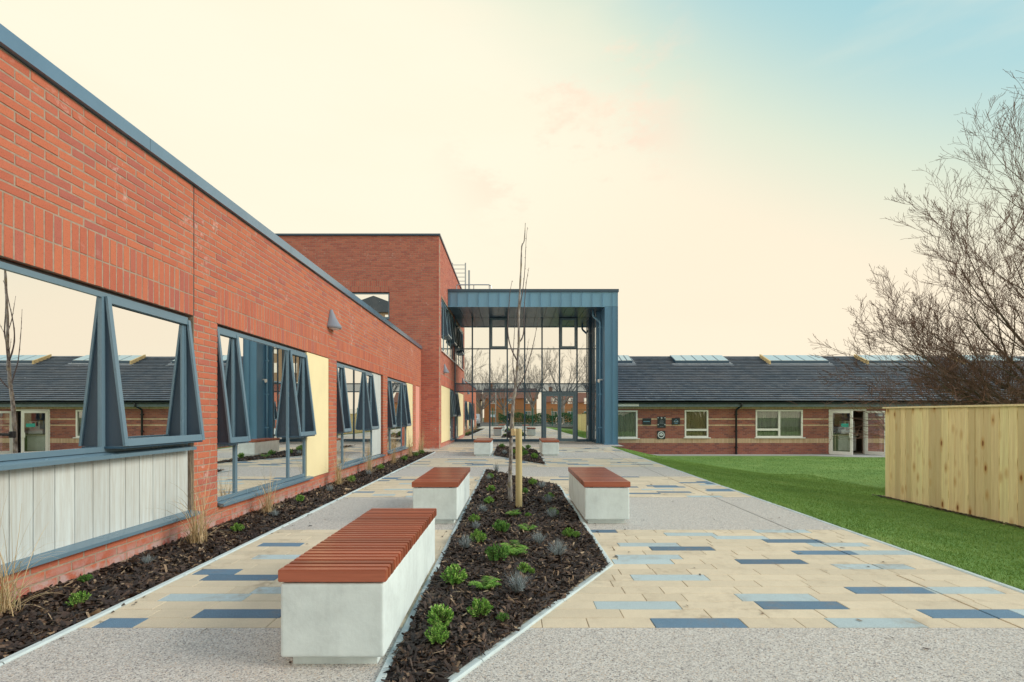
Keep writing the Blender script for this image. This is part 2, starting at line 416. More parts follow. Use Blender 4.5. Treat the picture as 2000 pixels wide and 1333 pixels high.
def lawnmat():
    m, ns, ls, b = newmat('lawn_grass'); k = NB(m); p = k.pos()
    col = k.ramp(k.noise(p, 1.1, 6, .65), [(.3,(.135,.245,.065)),(.5,(.18,.30,.082)),(.68,(.245,.355,.11))])
    col = k.mix(k.sm(k.noise(k.pos((1.2,3,1)), 2.4, 5), .52, .75, 0, .5), col, (.24,.33,.09))
    col = k.mix(k.sm(k.noise(p, 120, 3), .45, .7, 0, .6), col, (.08,.18,.03))
    ls.new(col, b.inputs['Base Color']); b.inputs['Roughness'].default_value = .9; b.inputs['Specular IOR Level'].default_value = .15
    k.bump(k.noise(p, 90, 4), .5, .01, b)
    return m
MT['lawn'] = lawnmat()
def blademat():
    m, ns, ls, b = newmat('grass_blade'); k = NB(m); p = k.pos()
    col = k.ramp(k.noise(p, 1.1, 6, .65), [(.3,(.145,.27,.072)),(.5,(.19,.33,.092)),(.68,(.26,.385,.12))])
    col = k.mix(k.sm(k.noise(k.pos((1.2,3,1)), 2.4, 5), .52, .75, 0, .45), col, (.28,.37,.10))
    r = k.rnd(); col = k.mix(k.math('MULTIPLY', r, .35), col, (.32,.45,.12))
    ls.new(col, b.inputs['Base Color']); b.inputs['Roughness'].default_value = .7; b.inputs['Specular IOR Level'].default_value = .15
    return m
MT['blade'] = blademat()
MT['ground'] = plain('far_ground', (.09,.12,.05), .95, var=.3, vscale=.3)
def rooftile():
    m, ns, ls, b = newmat('slate_grey_tile'); k = NB(m); p = k.pos()
    col = k.ramp(k.rnd(), [(0,(.09,.115,.155)),(.5,(.12,.145,.185)),(1,(.155,.175,.21))])
    col = k.mix(k.sm(k.noise(p, .7, 5), .45, .7, 0, .6), col, (.20,.20,.225))
    col = k.mix(k.sm(k.noise(k.pos((3,1,1)), 3, 4), .5, .68, 0, .3), col, (.035,.042,.055))
    v = k.vor(k.pos((1,1,1)), 2.6); w = k.n('ShaderNodeSeparateColor'); k.l(v.outputs['Color'], w.inputs[0])
    sp = k.math('MULTIPLY', k.sm(v.outputs['Distance'], .115, .07), k.sm(w.outputs[0], .35, .4))
    col = k.mix(k.math('MULTIPLY', sp, .8), col, (.55,.56,.58))
    ls.new(col, b.inputs['Base Color']); b.inputs['Roughness'].default_value = .62; b.inputs['Specular IOR Level'].default_value = .4
    return m
MT['tile'] = rooftile()
MT['gutter'] = plain('black_gutter', (.012,.016,.024), .35)
MT['curtain'] = plain('olive_curtain', (.62,.56,.36), .9, var=.2, vscale=3, stretch=(6,1,.2))
MT['blind'] = plain('grey_green_blind', (.52,.60,.52), .9, var=.25, vscale=3, stretch=(6,1,.2))
MT['flash'] = plain('lead_flashing', (.40,.43,.46), .6, var=.25)
MT['room'] = plain('room_wall', (.36,.29,.22), .9)
MT['room_floor'] = plain('room_floor', (.30,.27,.24), .7)
MT['cabinet'] = plain('cabinet_white', (.62,.65,.68), .5)
MT['worktop'] = plain('worktop', (.62,.54,.46), .5)
MT['grey'] = plain('grey_plastic', (.30,.33,.40), .5)
MT['teal'] = plain('teal_sign', (.05,.45,.40), .5, var=.02)
MT['plaque'] = plain('dark_slate_plaque', (.028,.040,.052), .35, var=.1)
MT['ltblue'] = plain('pale_blue_print', (.25,.50,.72), .5, var=.02)
MT['print'] = plain('white_print', (.72,.76,.80), .5, var=.02)
MT['orange_brick'] = brickmat('warm_brick', [(0,(.62,.28,.12)),(1,(.80,.40,.18))])
MT['cream_render'] = plain('cream_render', (.62,.52,.36), .9)
MT['roof_red'] = plain('brown_roof', (.22,.10,.07), .9, var=.2)
MT['green_fence'] = plain('green_mesh', (.012,.17,.11), .5)
MT['hedge'] = leafmat('hedge_leaf', [(0,(.03,.07,.02)),(.6,(.07,.13,.03)),(1,(.16,.22,.06))])
MT['van'] = plain('yellow_paint', (.75,.48,.06), .35, var=.03)
MT['car'] = plain('silver_paint', (.45,.48,.52), .3, var=.03)
MT['tyre'] = plain('tyre_rubber', (.02,.02,.02), .8)
MT['navy'] = plain('navy_cloth', (.02,.028,.045), .9)
MT['skin'] = plain('skin', (.55,.33,.24), .6)
MT['hair'] = plain('dark_hair', (.03,.02,.015), .7)

# ================================================================ brickwork generator
def sub_intervals(a, b, cuts):
    out = [(a, b)]
    for c0, c1 in cuts:
        nx = []
        for s, e in out:
            if c1 <= s or c0 >= e: nx.append((s, e)); continue
            if c0 > s: nx.append((s, c0))
            if c1 < e: nx.append((c1, e))
        out = nx
    return out
def lay(u0, u1, v0, v1, openings, soldiers=(), vbase=0.0, joints=(), J=.012):
    """rectangles of single bricks (a0,a1,b0,b1,kind); soldiers = (u0,u1,v0,v1) zones of upright bricks"""
    out = []
    n = 0; c = vbase
    while c < v1-1e-6:
        t = c+.075
        lo, hi = max(c, v0)+J/2, min(t, v1)-J/2
        row = round((c-vbase)/.075)
        if hi-lo > .015:
            # split the course where an opening starts part way
            cuts = [(o[0], o[1]) for o in openings if o[2] < hi-.004 and o[3] > lo+.004]
            cuts += [(s[0], s[1]) for s in soldiers if s[2] < hi-.004 and s[3] > lo+.004]
            ivs = sub_intervals(u0, u1, cuts)
            for j in joints:
                ivs = [q for s, e in ivs for q in (((s, j-.006), (j+.006, e)) if s < j < e else ((s, e),))]
            off = .1125 if row % 2 else 0
            for s, e in ivs:
                k0 = math.floor((s-off)/.225)
                x = k0*.225+off
                while x < e:
                    a, b = max(x+J/2, s), min(x+.225-J/2, e)
                    if b-a > .022: out.append((a, b, lo, hi, 's'))
                    x += .225
        c = t
    for s0, s1, z0, z1 in soldiers:
        nrow = max(1, round((z1-z0)/.225)); h = (z1-z0)/nrow
        cnt = round((s1-s0)/.075); w = (s1-s0)/cnt
        for r in range(nrow):
            for i in range(cnt):
                out.append((s0+i*w+J/2, s0+(i+1)*w-J/2, z0+r*h+J/2, z0+(r+1)*h-J/2, 'v'))
    return out
def brick_verts(P, a0, a1, b0, b1, bev=.003, depth=.10, jit=.0012, out=0.0):
    r = lambda: random.uniform(-jit, jit)
    vs = [P(a0,b0,-depth),P(a1,b0,-depth),P(a1,b1,-depth),P(a0,b1,-depth),
          P(a0+r(),b0+r(),out-bev),P(a1+r(),b0+r(),out-bev),P(a1+r(),b1+r(),out-bev),P(a0+r(),b1+r(),out-bev),
          P(a0+bev,b0+bev,out+r()),P(a1-bev,b0+bev,out+r()),P(a1-bev,b1-bev,out+r()),P(a0+bev,b1-bev,out+r())]
    return vs
BF = [(8,9,10,11),(4,5,9,8),(5,6,10,9),(6,7,11,10),(7,4,8,11),(0,1,5,4),(1,2,6,5),(2,3,7,6),(3,0,4,7)]
_bm = {}
def brick_obj(P, q, mat, parent, kindname):
    a0,a1,b0,b1,_ = q
    key = (round(a1-a0,2), round(b1-b0,2), tuple(P.w), random.randint(0,2), mat.name)
    if key not in _bm:
        o = Plane((0,0,0), P.u, P.w)
        L_, H_ = a1-a0, b1-b0
        vs = brick_verts(o, -L_/2, L_/2, -H_/2, H_/2, jit=.002)
        me = bpy.data.meshes.new(kindname); me.from_pydata(vs, [], BF); me.materials.append(mat)
        b = bmesh.new(); b.from_mesh(me); bmesh.ops.recalc_face_normals(b, faces=b.faces); b.to_mesh(me); b.free()
        _bm[key] = me
    c = P((a0+a1)/2, (b0+b1)/2, random.uniform(-.002, .0015))
    return link(kindname, _bm[key], c, parent)
def backing(P, u0, u1, v0, v1, openings, w0, w1, inset=.006):
    """solid wall with rectangular holes, behind the bricks"""
    us = sorted({u0, u1, *[max(u0, o[0]-inset) for o in openings], *[min(u1, o[1]+inset) for o in openings]})
    vs = sorted({v0, v1, *[max(v0, o[2]-inset) for o in openings], *[min(v1, o[3]+inset) for o in openings]})
    nu, nv = len(us)-1, len(vs)-1
    solid = [[not any(o[0]-inset-1e-6 <= us[i] and us[i+1] <= o[1]+inset+1e-6 and o[2]-inset-1e-6 <= vs[j] and vs[j+1] <= o[3]+inset+1e-6 for o in openings) for j in range(nv)] for i in range(nu)]
    m = MB(); idx = {}
    def vid(i, j, w):
        k = (i, j, w)
        if k not in idx: idx[k] = len(m.v); m.v.append(P(us[i], vs[j], (w0, w1)[w]))
        return idx[k]
    def face(*k): m.f.append(tuple(vid(*x) for x in k)); m.m.append(0)
    S = lambda i, j: 0 <= i < nu and 0 <= j < nv and solid[i][j]
    for i in range(nu):
        for j in range(nv):
            if not solid[i][j]: continue
            face((i,j,1),(i+1,j,1),(i+1,j+1,1),(i,j+1,1)); face((i,j,0),(i,j+1,0),(i+1,j+1,0),(i+1,j,0))
            if not S(i-1,j): face((i,j,0),(i,j,1),(i,j+1,1),(i,j+1,0))
            if not S(i+1,j): face((i+1,j,0),(i+1,j+1,0),(i+1,j+1,1),(i+1,j,1))
            if not S(i,j-1): face((i,j,0),(i+1,j,0),(i+1,j,1),(i,j,1))
            if not S(i,j+1): face((i,j+1,0),(i,j+1,1),(i+1,j+1,1),(i+1,j+1,0))
    return m
def brick_mass(P, rects, name, mat, parent):
    m = MB()
    for q in rects: m.add(brick_verts(P, *q[:4], out=random.uniform(-.0015,.0015)), BF)
    return m.build(name, mat, parent, kind='stuff')
def frame_ring(m, P, u0, u1, v0, v1, w0, w1, t):
    m.pbox(P, u0, u0+t, v0, v1, w0, w1); m.pbox(P, u1-t, u1, v0, v1, w0, w1)
    m.pbox(P, u0+t, u1-t, v0, v0+t, w0, w1); m.pbox(P, u0+t, u1-t, v1-t, v1, w0, w1)

# ================================================================ single-storey brick wing on the left
WX = -3.5
PW = Plane((WX, 0, 0), (0, 1, 0), (1, 0, 0))
W1, W2, W3, W4 = (2.2, 5.44), (5.88, 9.46), (9.87, 13.42), (13.88, 17.43)
HD, SL = 2.36, .185
PINK = (17.93, 18.72)
opW = [(a, b, SL, HD) for a, b in (W1, W2, W3, W4)] + [(PINK[0], PINK[1], -.2, 2.36)]
wing = thing('brick_wing', 'long single storey orange brick wing with dark framed windows left of the path', 'building', (-8, 9.5, 0))
zb = HD-.075*34
backing(PW, .4, 18.96, -.3, 3.79, opW, -.32, -.0035).build('wall', MT['mortar'], wing)
sol = [(a, b, HD, HD+.45) for a, b in (W1, W2, W3, W4)]
rects = lay(.4, 18.96, -.19, 3.79, opW, sol, zb, joints=(5.446,))
def px_len(q):     # how large a brick shows in the photograph
    y = (q[0]+q[1])/2
    return 968*(q[3]-q[2])/max(y, .5) if y > 3.45 else 0
vis = lambda q: 3.42 < (q[0]+q[1])/2 and abs(((q[2]+q[3])/2-1.27))*968/((q[0]+q[1])/2) < 840
near = sorted([q for q in rects if vis(q)], key=lambda q: (q[0]+q[1])/2)[:300]
ns_ = set(id(q) for q in near)
for q in near: brick_obj(PW, q, MT['brick'], wing, 'brick')
brick_mass(PW, [q for q in rects if id(q) not in ns_], 'brickwork', MT['brick'], wing)
m = MB(); m.pbox(PW, 5.4405, 5.4515, 2.37, 3.79, -.05, -.0012); m.build('movement_joint', MT['joint'], wing)
y = .45
for i, e in enumerate([1.73, 4.73, 7.73, 10.73, 13.73, 16.73, 18.95]):
    m = MB()
    m.hexa([(WX-.36,y,3.795),(WX+.045,y,3.795),(WX+.045,e-.004,3.795),(WX-.36,e-.004,3.795),(WX-.36,y,3.86),(WX+.045,y,3.915),(WX+.045,e-.004,3.915),(WX-.36,e-.004,3.86)])
    m.build('coping', MT['coping'], wing); y = e
m = MB(); m.box(-14, WX-.33, .4, 18.95, 3.2, 3.4); m.build('roof', MT['asphalt'], wing)
m = MB(); m.box(-14, WX-.33, .4, .6, -.3, 3.79); m.box(-14, -13.8, .6, 18.95, -.3, 3.79); m.build('rear_wall', MT['mortar'], wing)

def vent_hood(P, u0, u1, v0, v1, win, proj=.150, back=-.036, inner=.05):
    """projecting screened vent: two triangular perforated cheeks, slanting stiles, a bottom rail"""
    for k, uc in enumerate((u0+.012, u1-.012)):
        m = MB()
        a, b = uc-.004, uc+.004
        m.add([P(a,v0,back),P(b,v0,back),P(b,v0,proj),P(a,v0,proj),P(a,v1,back),P(b,v1,back),P(b,v1,back+.02),P(a,v1,back+.02)],
              [(3,2,1,0),(4,5,6,7),(0,1,5,4),(1,2,6,5),(2,3,7,6),(3,0,4,7)])
        m.build('side_screen', MT['perf'], win)
    m = MB()
    t = .034
    for uc0, uc1 in ((u0-.006, u0+t), (u1-t, u1+.006)):
        m.add([P(uc0,v0,proj-.016),P(uc1,v0,proj-.016),P(uc1,v0,proj+.006),P(uc0,v0,proj+.006),P(uc0,v1,back+.012),P(uc1,v1,back+.012),P(uc1,v1,back+.034),P(uc0,v1,back+.034)],
              [(3,2,1,0),(4,5,6,7),(0,1,5,4),(1,2,6,5),(2,3,7,6),(3,0,4,7)])
    sl = (proj-back-.03)/(v1-v0)
    m.add([P(u0+t,v0-.002,proj-.03),P(u1-t,v0-.002,proj-.03),P(u1-t,v0-.002,proj+.004),P(u0+t,v0-.002,proj+.004),
           P(u0+t,v0+.062,proj-.03-.07*sl),P(u1-t,v0+.062,proj-.03-.07*sl),P(u1-t,v0+.062,proj+.004-.07*sl),P(u0+t,v0+.062,proj+.004-.07*sl)],
          [(3,2,1,0),(4,5,6,7),(0,1,5,4),(1,2,6,5),(2,3,7,6),(3,0,4,7)])
    m.pbox(P, u0+t, u1-t, v1-.05, v1, back+.002, back+.03)
    m.build('vent_frame', MT['frame'], win)
    m = MB(); m.pbox(P, u0-.004, u1+.004, v0-.022, v0-.003, back, proj-.02); m.build('vent_tray', MT['frame_dk'], win)

def make_window(P, parent, u0, u1, v0, v1, muls, transom, vents, sill=(0, 0), below=True, fw=.045, rec=-.042, sillmat='frame', bottom_ext=.0):
    """outer frame with mullions; panes and vents as sub-parts"""
    m = MB()
    frame_ring(m, P, u0, u1, v0, v1, rec-.05, rec+.012, fw)
    edges = [u0]+list(muls)+[u1]
    for x in muls: m.pbox(P, x-.026, x+.026, v0+fw, v1-fw, rec-.05, rec+.012)
    if transom:
        for i in range(len(edges)-1):
            if i in vents or vents is None:
                a = edges[i]+(fw if i == 0 else .026); b = edges[i+1]-(fw if i == len(edges)-2 else .026)
                m.pbox(P, a, b, transom-.035, transom+.025, rec-.048, rec+.010)
    win = m.build('window', MT['frame'], parent)
    q = MB(); q.pbox(P, u0-.002, u1+.002, v1+.001, v1+.0215, rec-.06, rec-.004); q.build('head_shadow_gap', MT['joint'], win)  # black strip painting the shadow gap between frame and brick head
    for i in range(len(edges)-1):
        a = edges[i]+(fw if i == 0 else .026)-.006; b = edges[i+1]-(fw if i == len(edges)-2 else .026)+.006
        if transom and i in vents:
            if below:
                q = MB(); q.pbox(P, a, b, v0+fw-.006, transom-.03, rec-.020, rec-.006); q.build('pane', MT['mirror'], win)
            q = MB(); q.pbox(P, a+.03, b-.03, transom+.06, v1-fw-.05, rec-.020, rec-.006); q.build('pane', MT['mirror'], win)
            q = MB(); frame_ring(q, P, a+.002, b-.002, transom+.026, v1-fw-.001, rec-.046, rec+.004, .042); q.build('sash', MT['frame'], win)
            vent_hood(P, edges[i]+.004, edges[i+1]-.004, transom+.02, v1-fw+.012, win)
        else:
            q = MB(); q.pbox(P, a, b, v0+fw-.006, v1-fw+.006, rec-.020, rec-.006); q.build('pane', MT['mirror'], win)
    if sill[1]:
        q = MB()
        a, b = sill
        q.add([P(a,v0-.055,.0+.03),P(b,v0-.055,.03),P(b,v0-.055,.07),P(a,v0-.055,.07),P(a,v0-.002,-.05),P(b,v0-.002,-.05),P(b,v0-.022,.07),P(a,v0-.022,.07)],
              [(3,2,1,0),(4,5,6,7),(0,1,5,4),(1,2,6,5),(2,3,7,6),(3,0,4,7)])
        q.build('sill', MT[sillmat], win)
    return win
# window 1: two lights over grey boards
make_window(PW, wing, W1[0]+.005, W1[1]-.05, .955, HD-.026, (4.285,), .985, (1,), sill=(W1[0]+.01, W1[1]-.055), below=False)
m = MB(); m.pbox(PW, W1[0]+.004, W1[1]-.008, .20, .898, -.12, -.068); clad = m.build('cladding', MT['frame_dk'], wing)
u = 5.41
while u > W1[0]+.18:
    q = MB(); q.pbox(PW, u-.1715, u-.003, .235, .898, -.066, -.045); q.build('board', MT['clad'], clad); u -= .1745
q = MB()
a, b = W1[0]+.01, W1[1]+.02
q.add([PW(a,.185,.0),PW(b,.185,.0),PW(b,.185,.07),PW(a,.185,.07),PW(a,.238,-.06),PW(b,.238,-.06),PW(b,.215,.07),PW(a,.215,.07)],
      [(3,2,1,0),(4,5,6,7),(0,1,5,4),(1,2,6,5),(2,3,7,6),(3,0,4,7)])
q.build('sill', MT['frame'], clad)
for (a, b), boards in ((W2, 0), (W3, 1), (W4, 0)):
    pe = b-(1.0 if not boards else .95)
    make_window(PW, wing, a+.004, pe-.004, SL+.055, HD-.026, (a+.455, a+1.945), .925, (0, 2), sill=(a+.01, pe+.09 if not boards else b-.01))
    if boards:
        m = MB(); m.pbox(PW, pe, b-.006, SL+.06, HD-.006, -.12, -.07); cl = m.build('cladding', MT['frame_dk'], wing)
        u = pe+.004
        while u < b-.1:
            q = MB(); q.pbox(PW, u, u+.172, SL+.062, HD-.008, -.068, -.047); q.build('board', MT['clad'], cl); u += .1755
    else:
        m = MB(); m.pbox(PW, pe+.003, b-.004, SL+.005, HD-.006, -.09, -.012); m.build('panel', MT['yellow'], wing)
m = MB(); m.pbox(PW, PINK[0]+.004, PINK[1]-.004, -.1, 2.352, -.09, -.014); m.build('panel', MT['pink'], wing)

# ================================================================ two-storey block
BY, BX = 18.97, -2.812
BT = 8.15
block = thing('brick_block', 'taller two storey orange brick block rising behind the end of the low wing', 'building', (-7, 22, 0))
PF = Plane((0, BY, 0), (1, 0, 0), (0, -1, 0))
PS = Plane((BX, 0, 0), (0, 1, 0), (1, 0, 0))
wf = (-6.24, -4.71, 4.99, 5.99)
opF = [wf]
backing(PF, -13, BX, -.3, BT, opF, -.3, -.004).build('wall', MT['mortar'], block)
solF = [(wf[0], wf[1], wf[3], wf[3]+.45)]
brick_mass(PF, lay(-13, BX-.003, -.1, BT, opF, solF, wf[3]-.075*86), 'brickwork', MT['brick_far'], block)
uw = (19.57, 23.75, 3.84, 5.96); lw = (19.57, 23.75, .17, 2.47)
opS = [uw, lw]
backing(PS, BY+.31, 27.2, -.3, BT, opS, -.3, -.004).build('wall', MT['mortar'], block)
rs = lay(BY+.003, 27.2, -.1, BT, opS, [(lw[0], lw[1], lw[3], lw[3]+.45)], .17-.075*4)
brick_mass(PS, rs, 'brickwork', MT['brick_far'], block)
m = MB(); m.box(-13, BX-.31, 26.9, 27.2, -.3, BT); m.build('rear_wall', MT['mortar'], block)
m = MB(); m.box(-13.05, BX+.05, BY-.05, BY+.3, BT+.002, BT+.07); m.box(BX-.3, BX+.05, BY+.302, 27.25, BT+.002, BT+.07); m.build('coping', MT['frame_dk'], block)
m = MB(); m.box(-13, BX-.31, BY+.31, 26.9, BT-.4, BT-.3); m.build('roof', MT['asphalt'], block)
make_window(PF, block, wf[0]+.006, wf[1]-.006, wf[2]+.01, wf[3]-.026, (), 0, (), sill=(wf[0]+.01, wf[1]-.01))
make_window(PS, block, uw[0]+.006, uw[1]-.006, uw[2]+.012, uw[3]-.026, (uw[0]+.95, uw[0]+2.2, uw[0]+3.2), uw[2]+.75, (1, 3), sill=(uw[0]+.01, uw[1]-.01), sillmat='white')
m = MB(); m.pbox(PS, lw[0]+.004, 22.38, lw[2]+.01, lw[3]-.006, -.09, -.014); m.build('panel', MT['yellow'], block)
make_window(PS, block, 22.4, lw[1]-.006, lw[2]+.02, lw[3]-.026, (23.05,), lw[2]+1.05, (0, 1), sill=(22.4, lw[1]-.01))

# wall lights: half cones
def wall_light(P, u, v, label, s=1.0):
    o = thing('wall_light', label, 'wall light', P(u, v, 0), 'cone wall lights on the brick walls')
    m = MB(); n = 14
    h, r = .36*s, .17*s
    top = P(u, v+h*.5, .055*s); vs = []; fs = []
    for k, (rr, vv) in enumerate(((.03*s, h*.5), (r*.55, .0), (r, -h*.42), (r*.96, -h*.5))):
        for i in range(n+1):
            a = math.pi*i/n
            vs.append(P(u+rr*math.cos(a), v+vv, .006+rr*1.25*math.sin(a)))
    for k in range(3):
        for i in range(n): fs.append((k*(n+1)+i, k*(n+1)+i+1, (k+1)*(n+1)+i+1, (k+1)*(n+1)+i))
    fs.append(tuple(range(n+1))); fs.append(tuple(range(3*(n+1), 4*(n+1))))
    for k in range(3): fs.append((k*(n+1), (k+1)*(n+1), (k+1)*(n+1)+n, k*(n+1)+n))
    m.add(vs, fs); m.build('housing', MT['light'], o)
    m = MB(); vs = [P(u+r*.8*math.cos(math.pi*i/n), v-h*.5-.004, .012+r*.98*math.sin(math.pi*i/n)) for i in range(n+1)]
    vs2 = [P(u+r*.7*math.cos(math.pi*i/n), v-h*.5-.014, .02+r*.86*math.sin(math.pi*i/n)) for i in range(n+1)]
    m.add(vs+vs2, [tuple(range(n+1, 2*n+2))]+[(i, i+1, n+2+i, n+1+i) for i in range(n)]+[tuple(range(n+1))]); m.build('diffuser', MT['white'], o)
wall_light(PW, 9.52, 3.12, 'grey cone shaped wall light high on the low brick wing between two windows', 1.0)
wall_light(PS, 20.35, 3.2, 'grey cone shaped wall light above the yellow panel on the two storey block', 1.0)

# ladder and handrail on the roofs
o = thing('roof_ladder', 'galvanised fixed ladder rising behind the parapet of the two storey block', 'ladder', (-3, 27.6, 6.7))
for x in (-3.35, -2.62): m = MB(); m.box(x-.035, x+.035, 27.55, 27.62, 6.7, 9.76); m.build('stile', MT['galv'], o)
m = MB(); m.box(-2.5, -2.40, 27.9, 28.0, 6.7, 9.45); m.build('post', MT['galv'], o)
for i in range(13):
    z = 6.95+i*.225
    m = MB(); m.tube([(-3.33, 27.585, z), (-2.64, 27.585, z)], .016, 6); m.build('rung', MT['galv'], o)
m = MB(); m.box(-3.3, -2.45, 27.63, 28.1, 8.02, 8.10); m.build('platform', MT['galv'], o)
o = thing('roof_handrail', 'low tubular handrail on the roof of the glazed entrance', 'handrail', (-1.9, 24.3, 6.7))
zr = 7.68
m = MB(); m.tube([(-2.75, 24.3, 6.6), (-2.75, 24.3, zr-.06), (-2.7, 24.3, zr), (-1.15, 24.3, zr), (-1.06, 24.3, zr-.05), (-.9, 24.3, 6.6)], .026, 7); m.build('rail', MT['galv'], o)
for x in (-1.9, -1.14): m = MB(); m.tube([(x, 24.3, 6.6), (x, 24.3, zr-.02)], .024, 7); m.build('post', MT['galv'], o)

# ================================================================ glazed entrance with zinc portal
PY, GY = 21.5, 24.0
ent = thing('glazed_entrance', 'glass entrance framed by a blue grey zinc portal at the end of the path', 'building', (1, 24, 0))
PG = Plane((0, PY, 0), (1, 0, 0), (0, -1, 0))
XL, XI, XR, ZS, ZT = BX+.012, 4.0, 4.575, 6.0, 6.74
m = MB(); m.box(XL, XR-.02, PY+.03, 30, ZS+.04, ZT-.03); m.build('roof', MT['frame_dk'], ent)
x = XL+.0; k = 0
seams = [XL+.10]+[XL+.42+.449*i for i in range(0, 15)]
seams = [s for s in seams if s < XR-.3]+[XR-.24, XR-.004]
seams = [XL]+seams
for i in range(len(seams)-1):
    a, b = seams[i], seams[i+1]
    m = MB(); m.pbox(PG, a+.004, b-.004, ZS+.005, ZT-.115, -.028, random.uniform(-.004, .0))
    m.pbox(PG, b-.014, b-.004, ZS+.005, ZT-.115, .001, .030)
    m.build('fascia_panel', MT['zinc'], ent)
m = MB(); m.pbox(PG, XL-.0, XR+.03, ZT-.112, ZT+.01, -.3, .045); m.build('coping', MT['frame_dk'], ent)
m = MB(); m.pbox(PG, XL, XI, ZS-.02, ZS+.003, -.05, .012); m.build('drip_edge', MT['zinc'], ent)
# column: front trays, inner face trays, outer face
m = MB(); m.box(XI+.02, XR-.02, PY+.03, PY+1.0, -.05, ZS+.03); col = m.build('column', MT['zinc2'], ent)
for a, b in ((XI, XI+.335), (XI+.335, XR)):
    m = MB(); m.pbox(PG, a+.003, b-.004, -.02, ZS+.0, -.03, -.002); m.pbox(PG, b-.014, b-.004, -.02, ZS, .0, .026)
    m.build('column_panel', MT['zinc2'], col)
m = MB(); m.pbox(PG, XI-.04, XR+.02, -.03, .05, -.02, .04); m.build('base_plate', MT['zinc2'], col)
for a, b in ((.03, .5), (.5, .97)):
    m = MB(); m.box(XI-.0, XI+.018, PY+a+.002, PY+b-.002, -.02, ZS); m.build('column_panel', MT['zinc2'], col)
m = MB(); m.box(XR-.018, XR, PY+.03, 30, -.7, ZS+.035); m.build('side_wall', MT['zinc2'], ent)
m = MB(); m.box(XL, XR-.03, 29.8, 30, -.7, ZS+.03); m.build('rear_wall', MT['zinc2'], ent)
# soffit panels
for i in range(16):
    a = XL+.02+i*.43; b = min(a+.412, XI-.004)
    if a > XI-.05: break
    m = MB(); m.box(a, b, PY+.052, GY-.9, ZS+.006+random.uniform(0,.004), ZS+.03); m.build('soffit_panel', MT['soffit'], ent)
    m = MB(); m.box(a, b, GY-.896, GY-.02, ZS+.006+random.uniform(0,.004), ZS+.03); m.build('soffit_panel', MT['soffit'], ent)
# curtain wall
PC = Plane((0, GY, 0), (1, 0, 0), (0, -1, 0))
vx = [-2.80, -1.945, -1.10, -.255, .59, 1.43, 2.28, 3.125, 3.74]
hz = [.0, 2.42, 2.81, 4.50, 6.03]
for i, x in enumerate(vx):
    w = .034 if 0 < i < len(vx)-1 else .045
    z0 = .0 if i != 6 else 2.39
    m = MB(); m.pbox(PC, x-w, x+w, z0, 6.02, -.12, .02); m.build('mullion', MT['frame_dk'], ent)
for i in range(len(vx)-1):
    a, b = vx[i]+(.028 if i else .045), vx[i+1]-(.028 if i < len(vx)-2 else .045)
    for j, z in enumerate((2.42, 2.81, 4.50)):
        m = MB(); m.pbox(PC, a, b, z-.025, z+.025, -.10, .012); m.build('transom', MT['frame_dk'], ent)
    door = i in (5, 6)
    if not door:
        m = MB(); m.pbox(PC, a, b, .0, .13, -.1, .016); m.build('transom', MT['frame_dk'], ent)
        m = MB(); m.pbox(PC, a, b, .12, 2.40, -.04, -.02); m.build('pane', MT['mirror_cw'], ent)
    m = MB(); m.pbox(PC, a, b, 2.44, 2.79, -.04, -.02); m.build('pane', MT['spandrel'], ent)
    m = MB(); m.pbox(PC, a, b, 2.83, 4.48, -.04, -.02); m.build('pane', MT['mirror_cw'], ent)
    if i in (2, 6):
        m = MB(); frame_ring(m, PC, a+.003, b-.003, 4.53, 5.98, -.05, .03, .095); v = m.build('vent_window', MT['frame'], ent)
        m = MB(); m.pbox(PC, a+.09, b-.09, 4.62, 5.89, -.03, -.01); m.build('pane', MT['mirror_cw'], v)
    else:
        m = MB(); m.pbox(PC, a, b, 4.52, 6.0, -.04, -.02); m.build('pane', MT['mirror_cw'], ent)
# double door
m = MB(); frame_ring(m, PC, 1.46, 3.095, .0, 2.395, -.08, .03, .085); dfm = m.build('door_frame', MT['frame'], ent)
for a, b, hx in ((1.55, 2.272, 2.205), (2.283, 3.005, 2.355)):
    m = MB(); m.pbox(PC, a, a+.085, .03, 2.30, -.05, .022); m.pbox(PC, b-.085, b, .03, 2.30, -.05, .022)
    m.pbox(PC, a+.085, b-.085, .03, .16, -.05, .022); m.pbox(PC, a+.085, b-.085, 2.20, 2.30, -.05, .022)
    d = m.build('door', MT['frame'], ent)
    m = MB(); m.pbox(PC, a+.08, b-.08, .155, 2.205, -.03, -.012); m.build('pane', MT['mirror_cw'], d)
    s = -1 if hx < 2.28 else 1; z0, z1 = .86, 1.17
    m = MB(); m.tube([PC(hx, z0, .02), PC(hx, z0, .07), PC(hx+s*.07, z0, .085), PC(hx+s*.09, z0+.02, .085), PC(hx+s*.09, z1-.02, .085), PC(hx+s*.07, z1, .085), PC(hx, z1, .07), PC(hx, z1, .02)], .013, 8)
    m.build('handle', MT['chrome'], d, smooth=True)
    m = MB(); c = PC(hx+s*-.03 if s > 0 else hx+.03, 1.30, .022); m.tube([PC(hx, 1.30, .02), PC(hx, 1.30, .03)], .02, 10); m.build('lock', MT['chrome'], d)
m = MB(); m.pbox(PC, 1.56, 2.99, .0, .028, -.06, .06); m.build('threshold', MT['chrome'], ent)
